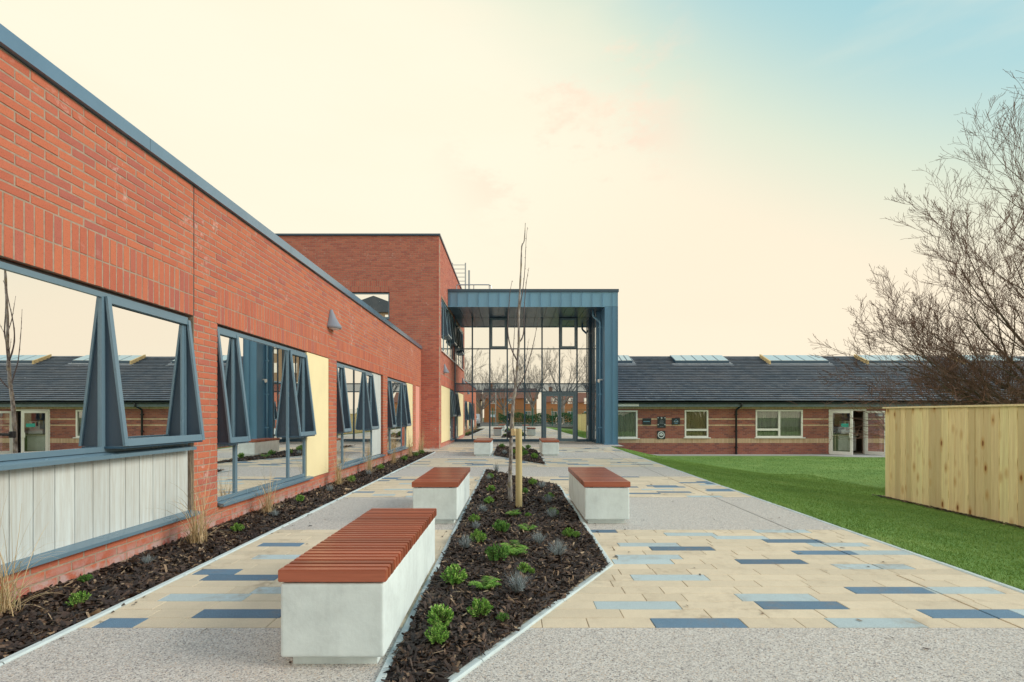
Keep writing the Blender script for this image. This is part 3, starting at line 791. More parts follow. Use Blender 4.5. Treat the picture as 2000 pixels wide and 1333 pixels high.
# side return between glazing and column: slim glazed slots and solid strips, facing the path
PR = Plane((3.80, 0, 0), (0, 1, 0), (-1, 0, 0))
for a, b, mt in ((22.52, 22.66, 'frame_dk'), (22.66, 23.02, 'mirror'), (23.02, 23.10, 'frame_dk'), (23.10, 23.5, 'mirror'), (23.5, 23.95, 'frame_dk')):
    if mt == 'mirror':
        for z0, z1 in ((.1, 1.6), (1.65, 2.75), (2.8, 4.45), (4.5, 5.95)):
            m = MB(); m.pbox(PR, a, b, z0, z1, -.04, -.02); m.build('pane', MT['mirror'], ent)
        m = MB()
        for z in (.05, 1.625, 2.775, 4.475, 5.975): m.pbox(PR, a, b, z-.025 if z > .1 else .0, min(z+.025, 6.0), -.05, -.01)
        m.build('transom', MT['frame_dk'], ent)
    else:
        m = MB(); m.pbox(PR, a, b, -.02, 6.0, -.2, .0); m.build('side_panel', MT[mt], ent)
m = MB(); m.box(3.80, XI+.4, 22.505, 22.52, -.05, 6.0); m.build('side_panel', MT['zinc2'], ent)
# rainwater pipe with swan neck
m = MB(); m.tube([(3.62, 22.3, 6.0), (3.62, 22.3, 5.78), (3.66, 22.3, 5.70), (3.90, 22.25, 5.50), (3.93, 22.25, 5.40), (3.93, 22.25, .0)], .05, 10)
pp = m.build('downpipe', MT['zinc'], ent, smooth=True)
for z in (.7, 2.2, 3.7, 5.2): m = MB(); m.box(3.86, 4.0, 22.19, 22.31, z, z+.05); m.build('pipe_clip', MT['zinc'], pp)
o = thing('security_camera', 'small white security camera fixed beside the blue downpipe of the entrance', 'camera', (3.86, 22.0, 2.8))
m = MB(); m.tube([(3.99, 22.0, 2.86), (3.86, 21.95, 2.86)], .03, 8); m.build('bracket', MT['white'], o)
m = MB(); m.lathe((3.83, 21.95, 2.79), [(0, -.07), (.045, -.055), (.065, 0), (.065, .06), (.05, .085), (0, .09)], 12); m.build('dome', MT['white'], o, smooth=True)

# ================================================================ bungalow
GYB = 24.0
SB = 24/968
bx = lambda px: (px-1001)*SB
bz = lambda py: 1.27-(py-812)*SB
PB = Plane((0, GYB, 0), (1, 0, 0), (0, -1, 0))
bung = thing('brick_bungalow', 'long low purple brick bungalow with buff bands and a grey tiled roof beyond the lawn', 'building', (14, 27, -.63))
B0, B1 = 4.62, 33.0
winA = (4.66, bx(1245), bz(857)+.02, bz(802)); winB = (bx(1337.3), bx(1383.3), bz(855)+.01, bz(801.5)); winC = (bx(1475.8), bx(1567.7), bz(855)+.01, bz(801))
doorO = (bx(1619), bx(1692), -.63, bz(800))
winD = (22.0, 24.3, winC[2], winC[3]); doorE = None
opB = [winA, winB, winC, doorO, winD]
backing(PB, B0, B1, -.9, 1.72, opB, -.28, -.007).build('wall', MT['mortar_dark'], bung)
sb0 = -.065
bands = [(sb0, sb0+.225)]
red, tan = [], []
R1 = lay(B0, B1, -.80, 1.585, opB, [], sb0-.075*10)
for q in R1:
    zc = (q[2]+q[3])/2
    if sb0 < zc < sb0+.225: continue
    (tan if (.76 < zc < .835 or 1.06 < zc < 1.135) else red).append(q)
for z0, z1 in ((sb0, sb0+.225), (1.585, 1.715)):
    for s, e in sub_intervals(B0, B1, [(o[0], o[1]) for o in opB if o[2] < z1-.03 and o[3] > z0+.03]):
        n = max(1, round((e-s)/.075)); w = (e-s)/n
        for i in range(n): tan.append((s+i*w+.005, s+(i+1)*w-.005, z0+.005, z1-.005, 'v'))
brick_mass(PB, red, 'brickwork', MT['brick_old'], bung)
brick_mass(PB, tan, 'brickwork', MT['brick_tan'], bung)
# eaves, gutter, fascia
m = MB(); m.box(B0, B1, GYB-.30, GYB-.27, 1.69, 1.84); m.box(B0, B1, GYB-.27, GYB-.003, 1.72, 1.75); m.build('fascia', MT['grey_fascia'], bung)
m = MB(); m.box(B0, bx(1244.5), GYB-.316, GYB-.303, 1.71, 1.83); m.build('fascia_repair', MT['white'], bung)
m = MB(); n = 8
pr = [(-.36-.065*math.cos(math.pi*i/n), 1.90-.065*math.sin(math.pi*i/n)) for i in range(n+1)]
vs = [(B0, GYB+a, b) for a, b in pr]+[(B1, GYB+a, b) for a, b in pr]
m.add(vs, [(i, i+1, n+2+i, n+1+i) for i in range(n)]); m.box(B0, B1, GYB-.43, GYB-.29, 1.897, 1.905)
m.build('gutter', MT['gutter'], bung, recalc=False)
m = MB(); m.tube([(bx(1442), GYB-.36, 1.86), (bx(1442), GYB-.33, 1.72), (bx(1436.5), GYB-.10, 1.56), (bx(1436.5), GYB-.07, 1.50), (bx(1436.5), GYB-.07, -.62)], .045, 9)
dp = m.build('downpipe', MT['gutter'], bung, smooth=True)
for z in (-.3, .5, 1.3): m = MB(); m.box(bx(1436.5)-.065, bx(1436.5)+.065, GYB-.12, GYB, z, z+.04); m.build('pipe_clip', MT['gutter'], dp)
# roof: tile courses as real steps
E0, EZ, PT = GYB-.42, 1.93, math.tan(R(25.5)); RY = GYB+5.45
RZ = lambda yy: EZ+(yy-E0)*PT
m = MB(); m.add([(B0,E0,EZ-.05),(B1,E0,EZ-.05),(B1,RY,RZ(RY)-.05),(B0,RY,RZ(RY)-.05),(B1,2*RY-E0,EZ-.05),(B0,2*RY-E0,EZ-.05)], [(0,1,2,3),(3,2,4,5)])
rf = m.build('roof', MT['gutter'], bung, recalc=False)
m = MB(); nc = 26; dy = (RY-E0)/nc
for c in range(nc):
    ya, yb = E0+c*dy, E0+(c+1)*dy+.05
    off = .15 if c % 2 else 0
    x = B0+off-.3
    while x < B1:
        a, b = max(x, B0), min(x+.297, B1); h = random.uniform(0, .006)
        if b-a > .02:
            za, zb_ = RZ(ya)+.074+h, RZ(yb)+.006
            m.add([(a,ya,za),(b,ya,za),(b,yb,zb_),(a,yb,zb_),(a,ya+.004,za-.030),(b,ya+.004,za-.030)], [(0,1,2,3),(4,5,1,0)])
        x += .3
m.build('tiles', MT['tile'], rf, kind='stuff', recalc=False)
m = MB(); x = B0
while x < B1:
    m.tube([(x, RY, RZ(RY)-.02), (min(x+.44, B1), RY, RZ(RY)-.02)], .085, 8); x += .45
m.build('ridge_tiles', MT['tile'], rf, kind='stuff')
m = MB(); m.add([(B0,E0+.05,1.7),(B0,2*RY-E0,1.7),(B0,RY,RZ(RY)-.06)], [(0,1,2)]); m.add([(B1,E0+.05,1.7),(B1,2*RY-E0,1.7),(B1,RY,RZ(RY)-.06)], [(0,1,2)]); m.build('gable', MT['mortar_dark'], bung, recalc=False)
m = MB(); m.box(B0, B1, 2*RY-E0-.6, 2*RY-E0-.4, -.9, 1.9); m.box(B0, B0+.2, GYB+.29, 2*RY-E0-.6, -.9, 1.9); m.box(B1-.2, B1, GYB+.29, 2*RY-E0-.6, -.9, 1.9); m.build('rear_wall', MT['mortar_dark'], bung)
# rooflights near the ridge
SR = 28.6/968
for i, (p0, p1, tim) in enumerate(((1180, 1233, 0), (1316, 1420, 0), (1499, 1613, 1), (1688, 1812, 1), (1875, 1990, 1), (2060, 2170, 1))):
    a, b = (p0-1001)*SR, (p1-1001)*SR; ya, yb = RY-1.12, RY-.12
    def rp(x, yy, h): return (x, yy, RZ(yy)+h)
    m = MB()
    m.add([rp(a,ya,.02),rp(b,ya,.02),rp(b,yb,.02),rp(a,yb,.02),rp(a,ya,.20),rp(b,ya,.20),rp(b,yb,.16),rp(a,yb,.16)], [(0,1,5,4),(1,2,6,5),(2,3,7,6),(3,0,4,7),(4,5,6,7)])
    sk = m.build('rooflight', MT['frame_dk'], rf)
    n = 5; w = (b-a)/n
    for j in range(n):
        q = MB(); q.add([rp(a+j*w+.03,ya+.03,.205),rp(a+(j+1)*w-.03,ya+.03,.205),rp(a+(j+1)*w-.03,yb-.03,.167),rp(a+j*w+.03,yb-.03,.167),
                         rp(a+j*w+.03,ya+.03,.219),rp(a+(j+1)*w-.03,ya+.03,.219),rp(a+(j+1)*w-.03,yb-.03,.181),rp(a+j*w+.03,yb-.03,.181)],
                        [(3,2,1,0),(4,5,6,7),(0,1,5,4),(1,2,6,5),(2,3,7,6),(3,0,4,7)])
        q.build('pane', MT['roofglass'], sk)
    q = MB(); q.add([rp(a-.18,ya-.25,.036),rp(b+.18,ya-.25,.036),rp(b+.18,ya-.005,.04),rp(a-.18,ya-.005,.04)], [(0,1,2,3)])
    q.add([rp(b+.004,ya,.04),rp(b+.18,ya,.04),rp(b+.18,yb,.04),rp(b+.004,yb,.04)], [(0,1,2,3)]); q.build('flashing', MT['flash'], sk, recalc=False)
    if tim:
        q = MB(); q.add([rp(a-.10,ya-.12,.03),rp(a-.005,ya-.12,.03),rp(a-.005,yb,.03),rp(a-.10,yb,.03),rp(a-.10,ya-.12,.25),rp(a-.005,ya-.12,.25),rp(a-.005,yb,.22),rp(a-.10,yb,.22)],
                        [(3,2,1,0),(4,5,6,7),(0,1,5,4),(1,2,6,5),(2,3,7,6),(3,0,4,7)]); q.build('timber_cheek', MT['timber_cheek'], sk)
# white windows with curtains behind the glass
def pleat(P, u0, u1, v0, v1, w, mat, parent, amp=.03, step=.09):
    m = MB(); vs = []; n = int((u1-u0)/step*4)
    for i in range(n+1):
        u = u0+(u1-u0)*i/n; ww = w+amp*math.sin(i*math.pi/2+.3*math.sin(i*.7))
        vs += [P(u, v0, ww), P(u, v1, ww)]
    m.add(vs, [(2*i, 2*i+2, 2*i+3, 2*i+1) for i in range(n)])
    return m.build('curtain', mat, parent, recalc=False)
def white_window(o, muls, tr, cmat):
    u0, u1, v0, v1 = o
    t = .07
    m = MB(); frame_ring(m, PB, u0, u1, v0, v1, -.07, .014, t)
    ed = [u0]+muls+[u1]
    for x in muls: m.pbox(PB, x-.045, x+.045, v0+t, v1-t, -.07, .012)
    for i, tz in tr: m.pbox(PB, ed[i]+(t if i == 0 else .045), ed[i+1]-(t if i == len(ed)-2 else .045), tz-.05, tz+.05, -.07, .010)
    w = m.build('window', MT['upvc'], bung)
    for i in range(len(ed)-1):
        a, b = ed[i]+.04, ed[i+1]-.04
        zs = [v0+.05]+[tz for k, tz in tr if k == i]+[v1-.05]
        for j in range(len(zs)-1):
            q = MB(); q.pbox(PB, a, b, zs[j]+.01, zs[j+1]-.01, -.045, -.035); q.build('pane', MT['glass'], w)
    q = MB(); q.pbox(PB, u0-.06, u1+.10, v0-.045, v0-.003, -.05, .07); q.build('sill', MT['upvc'], w)
    pleat(PB, u0+.01, u1-.01, v0+.01, v1-.01, -.16, cmat, w)
white_window(winA, [], [], MT['blind'])
white_window(winB, [], [(0, bz(840))], MT['curtain'])
white_window(winC, [bx(1522)], [(0, bz(839.5))], MT['blind'])
white_window(winD, [23.1], [(0, bz(839.5))], MT['blind'])
# open white double doors
u0, u1, v0, v1 = doorO
m = MB(); m.pbox(PB, u0, u0+.07, v0, v1, -.1, .012); m.pbox(PB, u1-.07, u1, v0, v1, -.1, .012); m.pbox(PB, u0+.07, u1-.07, v1-.07, v1, -.1, .012)
dfr = m.build('door_frame', MT['upvc'], bung)
def leaf(hx, ang, w, sgn, name_lab):
    ca, sa = math.cos(ang), math.sin(ang)
    Pd = Plane((hx, GYB-.02, 0), (sgn*ca, -sa, 0), (-sgn*sa, -ca, 0))
    d0, d1 = v0+.03, v1-.08
    m = MB(); t = .105
    m.pbox(Pd, 0, t, d0, d1, -.03, .03); m.pbox(Pd, w-t, w, d0, d1, -.03, .03); m.pbox(Pd, t, w-t, d0, d0+.16, -.03, .03); m.pbox(Pd, t, w-t, d1-.10, d1, -.03, .03)
    d = m.build('door', MT['upvc'], bung)
    m = MB(); m.pbox(Pd, t-.01, w-t+.01, d0+.15, d1-.09, -.008, .006); m.build('pane', MT['glass'], d)
    m = MB(); m.pbox(Pd, w-.13, w-.01, .22, .46, .032, .06); m.build('handle', MT['upvc'], d)
    return Pd, d
P1, d1_ = leaf(u0+.06, R(49), .92, 1, 'left'); P2, d2_ = leaf(u1-.06, R(118), .92, -1, 'right')
P2b = None
m = MB(); m.pbox(P1, .45, .76, .72, .89, .012, .02); sg = m.build('door_sign', MT['teal'], d1_)
# room behind the doors
rx0, rx1, ry1 = u0-1.2, u1+1.6, GYB+3.6
m = MB(); m.box(rx0, rx1, ry1, ry1+.1, -.6, 1.68); m.box(rx0-.1, rx0, GYB+.3, ry1, -.6, 1.68); m.box(rx1, rx1+.1, GYB+.3, ry1, -.6, 1.68); m.box(rx0, rx1, GYB+.3, ry1, 1.69, 1.72); m.build('room_wall', MT['room'], bung)
m = MB(); m.box(rx0, rx1, GYB-.02, ry1, -.62, -.585); m.build('room_floor', MT['room_floor'], bung)
m = MB(); m.box(u0+.95, u0+1.2, ry1-.25, ry1-.05, -.58, 1.6); m.build('room_pier', MT['cream_render'], bung)
o = thing('worktop_table', 'pale worktop table with a white cabinet below it, inside the open bungalow doors', 'table', (u0+1.35, GYB+1.1, -.585))
m = MB(); m.box(u0+.35, u0+1.95, GYB+.75, GYB+1.5, .26, .31); m.build('tabletop', MT['worktop'], o)
for xx in (u0+.40, u0+.80): m = MB(); m.box(xx, xx+.05, GYB+.80, GYB+.85, -.585, .26); m.build('leg', MT['worktop'], o)
m = MB(); m.box(u0+1.0, u0+1.9, GYB+.85, GYB+1.45, -.5, .255); m.build('cabinet', MT['cabinet'], o)
for xx in (u0+1.02, u0+1.47): m = MB(); m.box(xx, xx+.42, GYB+.83, GYB+.847, -.47, .24); m.build('cabinet_door', MT['cabinet'], o)
o = thing('counter_machine', 'pale boxy counter machine with dark openings, on the table inside the bungalow doors', 'machine', (u0+1.65, GYB+1.1, .31))
m = MB(); m.box(u0+1.2, u0+1.9, GYB+.9, GYB+1.35, .345, .56); m.box(u0+1.38, u0+1.9, GYB+.95, GYB+1.35, .56, .98); m.build('body', MT['cabinet'], o)
m = MB(); m.box(u0+1.0, u0+1.95, GYB+.86, GYB+1.38, .312, .342); m.build('tray', MT['black'], o)
for xx in (u0+1.46, u0+1.64): m = MB(); m.box(xx, xx+.11, GYB+.938, GYB+.949, .74, .93); m.build('opening', MT['black'], o)
o = thing('black_kettle', 'small black kettle beside the pale counter machine inside the bungalow', 'kettle', (u0+.92, GYB+1.05, .312))
m = MB(); m.lathe((u0+.92, GYB+1.05, .312), [(0,0),(.09,0),(.10,.06),(.07,.17),(.02,.19),(0,.20)], 12); m.build('body', MT['black'], o, smooth=True)
m = MB(); m.tube([(u0+.84, GYB+1.05, .47), (u0+.78, GYB+1.05, .44), (u0+.79, GYB+1.05, .36), (u0+.83, GYB+1.05, .35)], .014, 6); m.build('handle', MT['black'], o)
# light box and overflow pipe
o = thing('wall_lamp', 'grey box shaped lamp on the bungalow wall right of the open doors', 'wall lamp', (bx(1714), GYB, bz(810)))
m = MB(); m.box(bx(1709.5), bx(1720), GYB-.16, GYB-.001, bz(812), bz(803.5)); m.build('housing', MT['grey'], o)
m = MB(); m.box(bx(1710.2), bx(1719.3), GYB-.15, GYB-.01, bz(813.2), bz(812.1)); m.build('diffuser', MT['white'], o)
m = MB(); m.tube([(bx(1721), GYB-.35, bz(880)), (bx(1733), GYB-.10, bz(880)), (bx(1733), GYB+.02, bz(880))], .035, 8); m.build('overflow_pipe', MT['upvc'], bung)
# plaques
FONT = None
def text_mesh(body, size, P, u, v, w, mat, parent, name='lettering', bold=0):
    cu = bpy.data.curves.new(name, 'FONT'); cu.body = body; cu.size = size; cu.align_x = 'CENTER'; cu.align_y = 'CENTER'; cu.extrude = .002; cu.offset = bold
    tmp = bpy.data.objects.new('tmp', cu); COL.objects.link(tmp)
    dg = bpy.context.evaluated_depsgraph_get(); me = bpy.data.meshes.new_from_object(tmp.evaluated_get(dg)); bpy.data.objects.remove(tmp)
    c = Vector(P(u, v, w))
    for q in me.vertices: q.co = Vector(P.u)*q.co.x+Vector((0,0,1))*q.co.y+Vector(P.w)*q.co.z
    me.materials.clear(); me.materials.append(mat); me.name = name
    return link(name, me, c, parent)
def plaque(px0, px1, py0, py1, label):
    o = thing('sign', label, 'sign', PB((bx(px0)+bx(px1))/2, bz(py1), 0), 'dark plaques on the bungalow wall')
    m = MB(); m.pbox(PB, bx(px0), bx(px1), bz(py1), bz(py0), .001, .03); m.build('board', MT['plaque'], o)
    return o
o = plaque(1254.8, 1271.5, 817.6, 830.2, 'small dark plaque with one line of blue lettering, first from the entrance')
text_mesh('..................', .07, PB, bx(1263), bz(823.2), .031, MT['ltblue'], o)
m = MB(); m.pbox(PB, bx(1256.3), bx(1268.6), bz(824.1), bz(823.3), .031, .034); m.build('lettering', MT['ltblue'], o)
o = plaque(1283.8, 1299.8, 814, 836, 'tall dark plaque with fine lettering and pale corner marks')
for k, (zz, ww) in enumerate(((822, 6), (824, 8), (825.8, 7), (827.6, 8.5), (833.5, 7))):
    m = MB(); m.pbox(PB, bx(1291.8-ww/2), bx(1291.8+ww/2), bz(zz+.45), bz(zz), .031, .034); m.build('lettering', MT['grey'], o)
for cx_, cz_ in ((1285, 816.5), (1298.4, 816.5), (1285, 829.8), (1298.4, 829.8)):
    m = MB(); c = PB(bx(cx_), bz(cz_), .031); s = .03
    m.add([(c[0]-s,c[1],c[2]),(c[0],c[1],c[2]-s),(c[0]+s,c[1],c[2]),(c[0],c[1],c[2]+s),(c[0]-s,c[1]-.003,c[2]),(c[0],c[1]-.003,c[2]-s),(c[0]+s,c[1]-.003,c[2]),(c[0],c[1]-.003,c[2]+s)], [(4,5,6,7),(0,1,5,4),(1,2,6,5),(2,3,7,6),(3,0,4,7)]); m.build('corner_mark', MT['print'], o)
m = MB(); q = [(-.05,.05),(-.01,.05),(.05,0),(-.01,-.05),(-.05,-.05),(.005,0)]; c = (bx(1291.8), bz(817))
m.add([PB(c[0]+a, c[1]+b, .031) for a, b in q]+[PB(c[0]+a, c[1]+b, .034) for a, b in q], [(6,7,8,11),(8,9,10,11)]+[(i,(i+1)%6,6+(i+1)%6,6+i) for i in range(6)]); m.build('emblem', MT['print'], o)
o = plaque(1312, 1328, 817, 829.8, 'dark plaque with a pale blue house outline, nearest the small white window')
m = MB(); c = (bx(1320), bz(822.5))
for (a0, b0), (a1, b1) in (((-.10,-.03),(0,.075)),((0,.075),(.10,-.03)),((-.075,-.045),(-.075,-.005)),((.075,-.045),(.075,-.005))):
    m.tube([PB(c[0]+a0, c[1]+b0, .034), PB(c[0]+a1, c[1]+b1, .034)], .009, 5)
m.build('house_outline', MT['ltblue'], o)
text_mesh('HOME', .075, PB, bx(1320), bz(824.2), .031, MT['print'], o)
m = MB(); m.pbox(PB, bx(1317), bx(1323), bz(827.4), bz(826.6), .031, .034); m.build('lettering', MT['ltblue'], o)
o = plaque(1283.5, 1299, 842, 857.8, 'square dark plaque with a white ring emblem below the tall plaque')
c = (bx(1291), bz(849.7)); m = MB(); n = 28
vs = []
for i in range(n):
    a = 2*math.pi*i/n
    for r_, w_ in ((.165,.031),(.165,.036),(.125,.036),(.125,.031)): vs.append(PB(c[0]+r_*math.cos(a), c[1]+r_*math.sin(a), w_))
m.add(vs, [(4*i+k, 4*((i+1)%n)+k, 4*((i+1)%n)+k+1, 4*i+k+1) for i in range(n) for k in range(3)]); m.build('ring', MT['print'], o)
m = MB()
for cx_, cz_, r_ in ((-.045,.015,.045),(.01,.045,.05),(.06,.01,.04),(0,-.02,.05)):
    vs = [PB(c[0]+cx_+r_*math.cos(2*math.pi*i/12), c[1]+cz_+r_*math.sin(2*math.pi*i/12), .033+r_*.02) for i in range(12)]
    m.add(vs, [tuple(range(12))])
m.build('emblem', MT['print'], o, recalc=False)
for dz in (-.035, .0):
    m = MB(); m.pbox(PB, c[0]-.07, c[0]+.07, c[1]-.055+dz, c[1]-.04+dz, .0355, .038); m.build('lettering', MT['plaque'], o)

# ================================================================ ground, path, lawn
def xe(y): return 3.60+.0195*(y-2)             # right edge of the path
def kl(y): return -2.585-.005*max(0, y-3.4)      # kerb of the bed along the wing
def xj(y): return 3.03+.0205*(y-3)              # long joint near the right edge
def lawn_z(x, y):
    w = 6.2+(2.7-6.2)*min(1, max(0, (y-10)/11)); t = (x-xe(y)-.05)/w
    z = -.62*min(1, max(0, t)); return z if t < .93 else -.62*(1-.07*max(0, 1-(t-.93)/.2)**2 if t < 1.13 else 1)
m = MB(); m.add([(-400,-400,-.9),(400,-400,-.9),(400,600,-.9),(-400,600,-.9)], [(0,1,2,3)]); m.build('ground', MT['ground'], None, 'structure', recalc=False)
m = MB(); m.box(-60, 60, -60, -10, -.6, -.03); m.build('road', MT['asphalt'], None, 'structure')
m = MB(); m.add([(kl(0),-10,-.012),(xe(-10),-10,-.012),(xe(24),24.1,-.012),(kl(17.2),24.1,-.012)], [(0,1,2,3)]); m.add([(-3.6,-10,-.5),(xe(-10),-10,-.5),(-3.6,-10,-.012),(xe(-10),-10,-.012),(xe(24),24.1,-.012),(xe(24),24.1,-.9)], [(0,1,3,2),(1,5,4,3)])
m.add([(-3.6,17.2,-.012),(kl(17.2),17.2,-.012),(kl(17.2),24.1,-.012),(-3.6,24.1,-.012)], [(0,1,2,3)]); m.add([(-3.6,-10,-.012),(kl(0),-10,-.012),(kl(0),.5,-.012),(-3.6,.5,-.012)], [(0,1,2,3)]); m.add([(xe(20),20.5,-.012),(4.7,20.5,-.012),(4.7,24.1,-.012),(xe(20),24.1,-.012)], [(0,1,2,3)])
path = m.build('path', MT['bed'], None, 'structure', recalc=False)
Bands = [(-10.0,-7.2,'g'),(-7.2,-4.7,'p'),(-4.7,-2.0,'g'),(-2.0,.55,'p'),(.55,2.955,'g'),(2.955,5.49,'p'),(5.49,7.68,'g'),(7.68,10.27,'p'),(10.27,12.2,'g'),(12.2,14.7,'p'),(14.7,17.1,'g'),(17.1,19.65,'p'),(19.65,23.95,'g')]
def left_lim(y): return kl(y) if 0 < y < 17.2 else -3.49 if y < 18.9 else BX
for a, b, k in Bands:
    if k != 'g': continue
    ys = [a]+[y for y in (17.2, 18.9) if a < y < b]+[b]
    m = MB()
    for y0, y1 in zip(ys, ys[1:]):
        for c in range(2):
            for l, r in (((lambda y: left_lim(y+1e-4 if y == y0 else y-1e-4)), lambda y: xj(y)-.006), (lambda y: xj(y)+.006, xe)):
                if c == 0: m.add([(l(y0),y0,.004),(r(y0),y0,.004),(r(y1),y1,.004),(l(y1),y1,.004)], [(0,1,2,3)])
    m.build('gravel_surface', MT['gravel'], path, recalc=False)
m = MB(); m.add([(xe(20.2)-.01,20.2,.0),(4.64,20.6,.0),(4.64,24.0,.0),(xe(20.2)-.01,24.0,.0)], [(0,1,2,3)]); m.build('gravel_surface', MT['gravel'], path, recalc=False)
# plank pavers
DIA1 = [(-.654,1.715),(.855,4.19),(.855,8.93),(-.654,11.43)]
DIA2 = [(-.65,15.45),(.88,12.55),(.88,17.85),(-.65,20.4)]
def inside(poly, x, y):
    r = False; n = len(poly)
    for i in range(n):
        (x0,y0),(x1,y1) = poly[i], poly[(i+1)%n]
        if (y0 > y) != (y1 > y) and x < (x1-x0)*(y-y0)/(y1-y0)+x0: r = not r
    return r
_pv = {}
def paver_mesh(Lx, Ly, key):
    k = (round(Lx,2), round(Ly,3), key)
    if k not in _pv:
        a, b, t, e = Lx/2, Ly/2, .0, .003
        me = bpy.data.meshes.new('paver')
        vs = [(-a,-b,-.02),(a,-b,-.02),(a,b,-.02),(-a,b,-.02),(-a,-b,-.003),(a,-b,-.003),(a,b,-.003),(-a,b,-.003),(-a+e,-b+e,0),(a-e,-b+e,0),(a-e,b-e,0),(-a+e,b-e,0)]
        me.from_pydata(vs, [], [(8,9,10,11),(4,5,9,8),(5,6,10,9),(6,7,11,10),(7,4,8,11),(0,1,5,4),(1,2,6,5),(2,3,7,6),(3,0,4,7)])
        me.materials.append(MT[key]); _pv[k] = me
    return _pv[k]
# coloured planks seen in the photograph: (image x of its left and right end on its nearer edge, row) for the nearest band
def gx(px, y): return (px-1001)*y/968
first = {0:[(1281,1462,'d'),(1637,1815,'l'),(178,258,'d')], 1:[(1822,2010,'d'),(372,545,'d'),(2010,2100,'l')], 2:[(1492,1660,'d'),(1165,1333,'l')],
         3:[(1450,1602,'l'),(306,472,'l')], 4:[(1672,1828,'d'),(1826,1965,'l'),(486,560,'l')], 5:[], 6:[(1238,1388,'l'),(388,535,'d')],
         7:[(374,457,'d')], 8:[(1642,1790,'l')], 9:[(1200,1318,'l'),(1448,1580,'d')], 10:[(1207,1335,'l'),(489,580,'l')], 11:[(1560,1678,'d'),(1678,1800,'l')],
         12:[(1275,1398,'d')], 13:[(1210,1330,'l'),(1590,1702,'l'),(500,584,'d')], 14:[(1500,1612,'d')], 15:[(1400,1504,'l')], 16:[(1302,1402,'l')], 17:[(1150,1207,'d'),(1480,1586,'l')]}
joined = {'pv_cream': MB(), 'pv_light': MB(), 'pv_dark': MB()}
for (a, b, k) in Bands:
    if k != 'p': continue
    nr = round((b-a)/.141); h = (b-a)/nr
    isfirst = abs(a-2.955) < .01
    rr = random.Random(int(a*10)+50)
    for r in range(nr):
        y0, y1 = a+r*h, a+(r+1)*h; yc = (y0+y1)/2
        segs = []
        fixed = []
        if isfirst:
            for p0, p1, c in first.get(r, []): fixed.append((gx(p0, y0+.003), gx(p1, y0+.003), c))
        lft, rgt = left_lim(yc)+.001, xe(yc)-.002
        fixed = sorted(f for f in fixed if f[1] > lft+.05 and f[0] < rgt-.05)
        x = lft; cur = []
        def fill(x0, x1):
            x = x0
            while x < x1-.004:
                w = .55 if rr.random() < .8 else rr.choice((.36, .28))
                if x == x0: w = rr.uniform(.15, .55)
                e = min(x+w, x1)
                if x1-e < .12: e = x1
                c = 'pv_cream'
                if not isfirst:
                    q = rr.random(); c = 'pv_dark' if q < .13 else 'pv_light' if q < .22 else 'pv_cream'
                cur.append((x, e, c)); x = e
        for f0, f1, c in fixed:
            f0, f1 = max(f0, lft), min(f1, rgt)
            if f0 > x+.004: fill(x, f0)
            cur.append((max(x, f0), f1, 'pv_dark' if c == 'd' else 'pv_light')); x = f1
        if x < rgt: fill(x, rgt)
        j = xj(yc)
        for s, e, c in cur:
            pcs = [(s, j-.006), (j+.006, e)] if s < j-.03 and e > j+.03 else [(s, e)]
            for s_, e_ in pcs:
                if e_-s_ < .02: continue
                cx_ = (s_+e_)/2
                if all(inside(D, xx, yy) for D in (DIA1 if yc < 12 else DIA2,) for xx in (s_+.0, e_) for yy in (y0, y1)): continue
                if isfirst:
                    link('paver', paver_mesh(e_-s_-.004, h-.004, c), (cx_, yc, .006+rr.uniform(-.0008,.0008)), path)
                else:
                    g = .002; z = .006+rr.uniform(-.0008,.0008)
                    joined[c].add([(s_+g,y0+g,z),(e_-g,y0+g,z),(e_-g,y1-g,z),(s_+g,y1-g,z),(s_+g,y0+g,-.01),(e_-g,y0+g,-.01),(e_-g,y1-g,-.01),(s_+g,y1-g,-.01)], [(0,1,2,3),(0,4,5,1),(1,5,6,2),(2,6,7,3),(3,7,4,0)])
for c, m in joined.items(): m.build('pavers', MT[c], path, kind='stuff', recalc=False)
# edgings
def edging(pts, name, parent, w=.05, top=.016, bot=-.08, seg=.9, gap=.006, side=1):
    for (x0,y0),(x1,y1) in zip(pts, pts[1:]):
        d = Vector((x1-x0, y1-y0, 0)); Ln = d.length; d.normalize(); nrm = Vector((-d.y, d.x, 0))*side
        n = max(1, round(Ln/seg))
        for i in range(n):
            a = Vector((x0,y0,0))+d*(Ln*i/n+gap/2); b = Vector((x0,y0,0))+d*(Ln*(i+1)/n-gap/2)
            if name == 'kerb' and not (-3 < a.y < 21): pass
            z = top+random.uniform(-.003,.003); e = .008
            q = [a, b, b+nrm*w, a+nrm*w]; ins = [a+nrm*e, b+nrm*e, b+nrm*(w-e), a+nrm*(w-e)]
            m = MB(); m.add([(p.x,p.y,bot) for p in q]+[(p.x,p.y,z-.008) for p in q]+[(p.x,p.y,z) for p in ins],
                            [(3,2,1,0),(0,1,5,4),(1,2,6,5),(2,3,7,6),(3,0,4,7),(4,5,9,8),(5,6,10,9),(6,7,11,10),(7,4,8,11),(8,9,10,11)])
            m.build('edging_stone', MT['kerb'], parent)
ek = link('kerb', None, (0,0,0), None, 'structure')
edging([(kl(-1),-1),(kl(3.4),3.4),(kl(17.2),17.2)], 'kerb', ek, side=1)
edging([(xe(-10)+.0,-10),(xe(20.3),20.3)], 'kerb', ek, side=-1, w=.05, top=.012)
for D in (DIA1, DIA2): edging(D+[D[0]], 'kerb', ek, side=1, w=.05, top=.020)
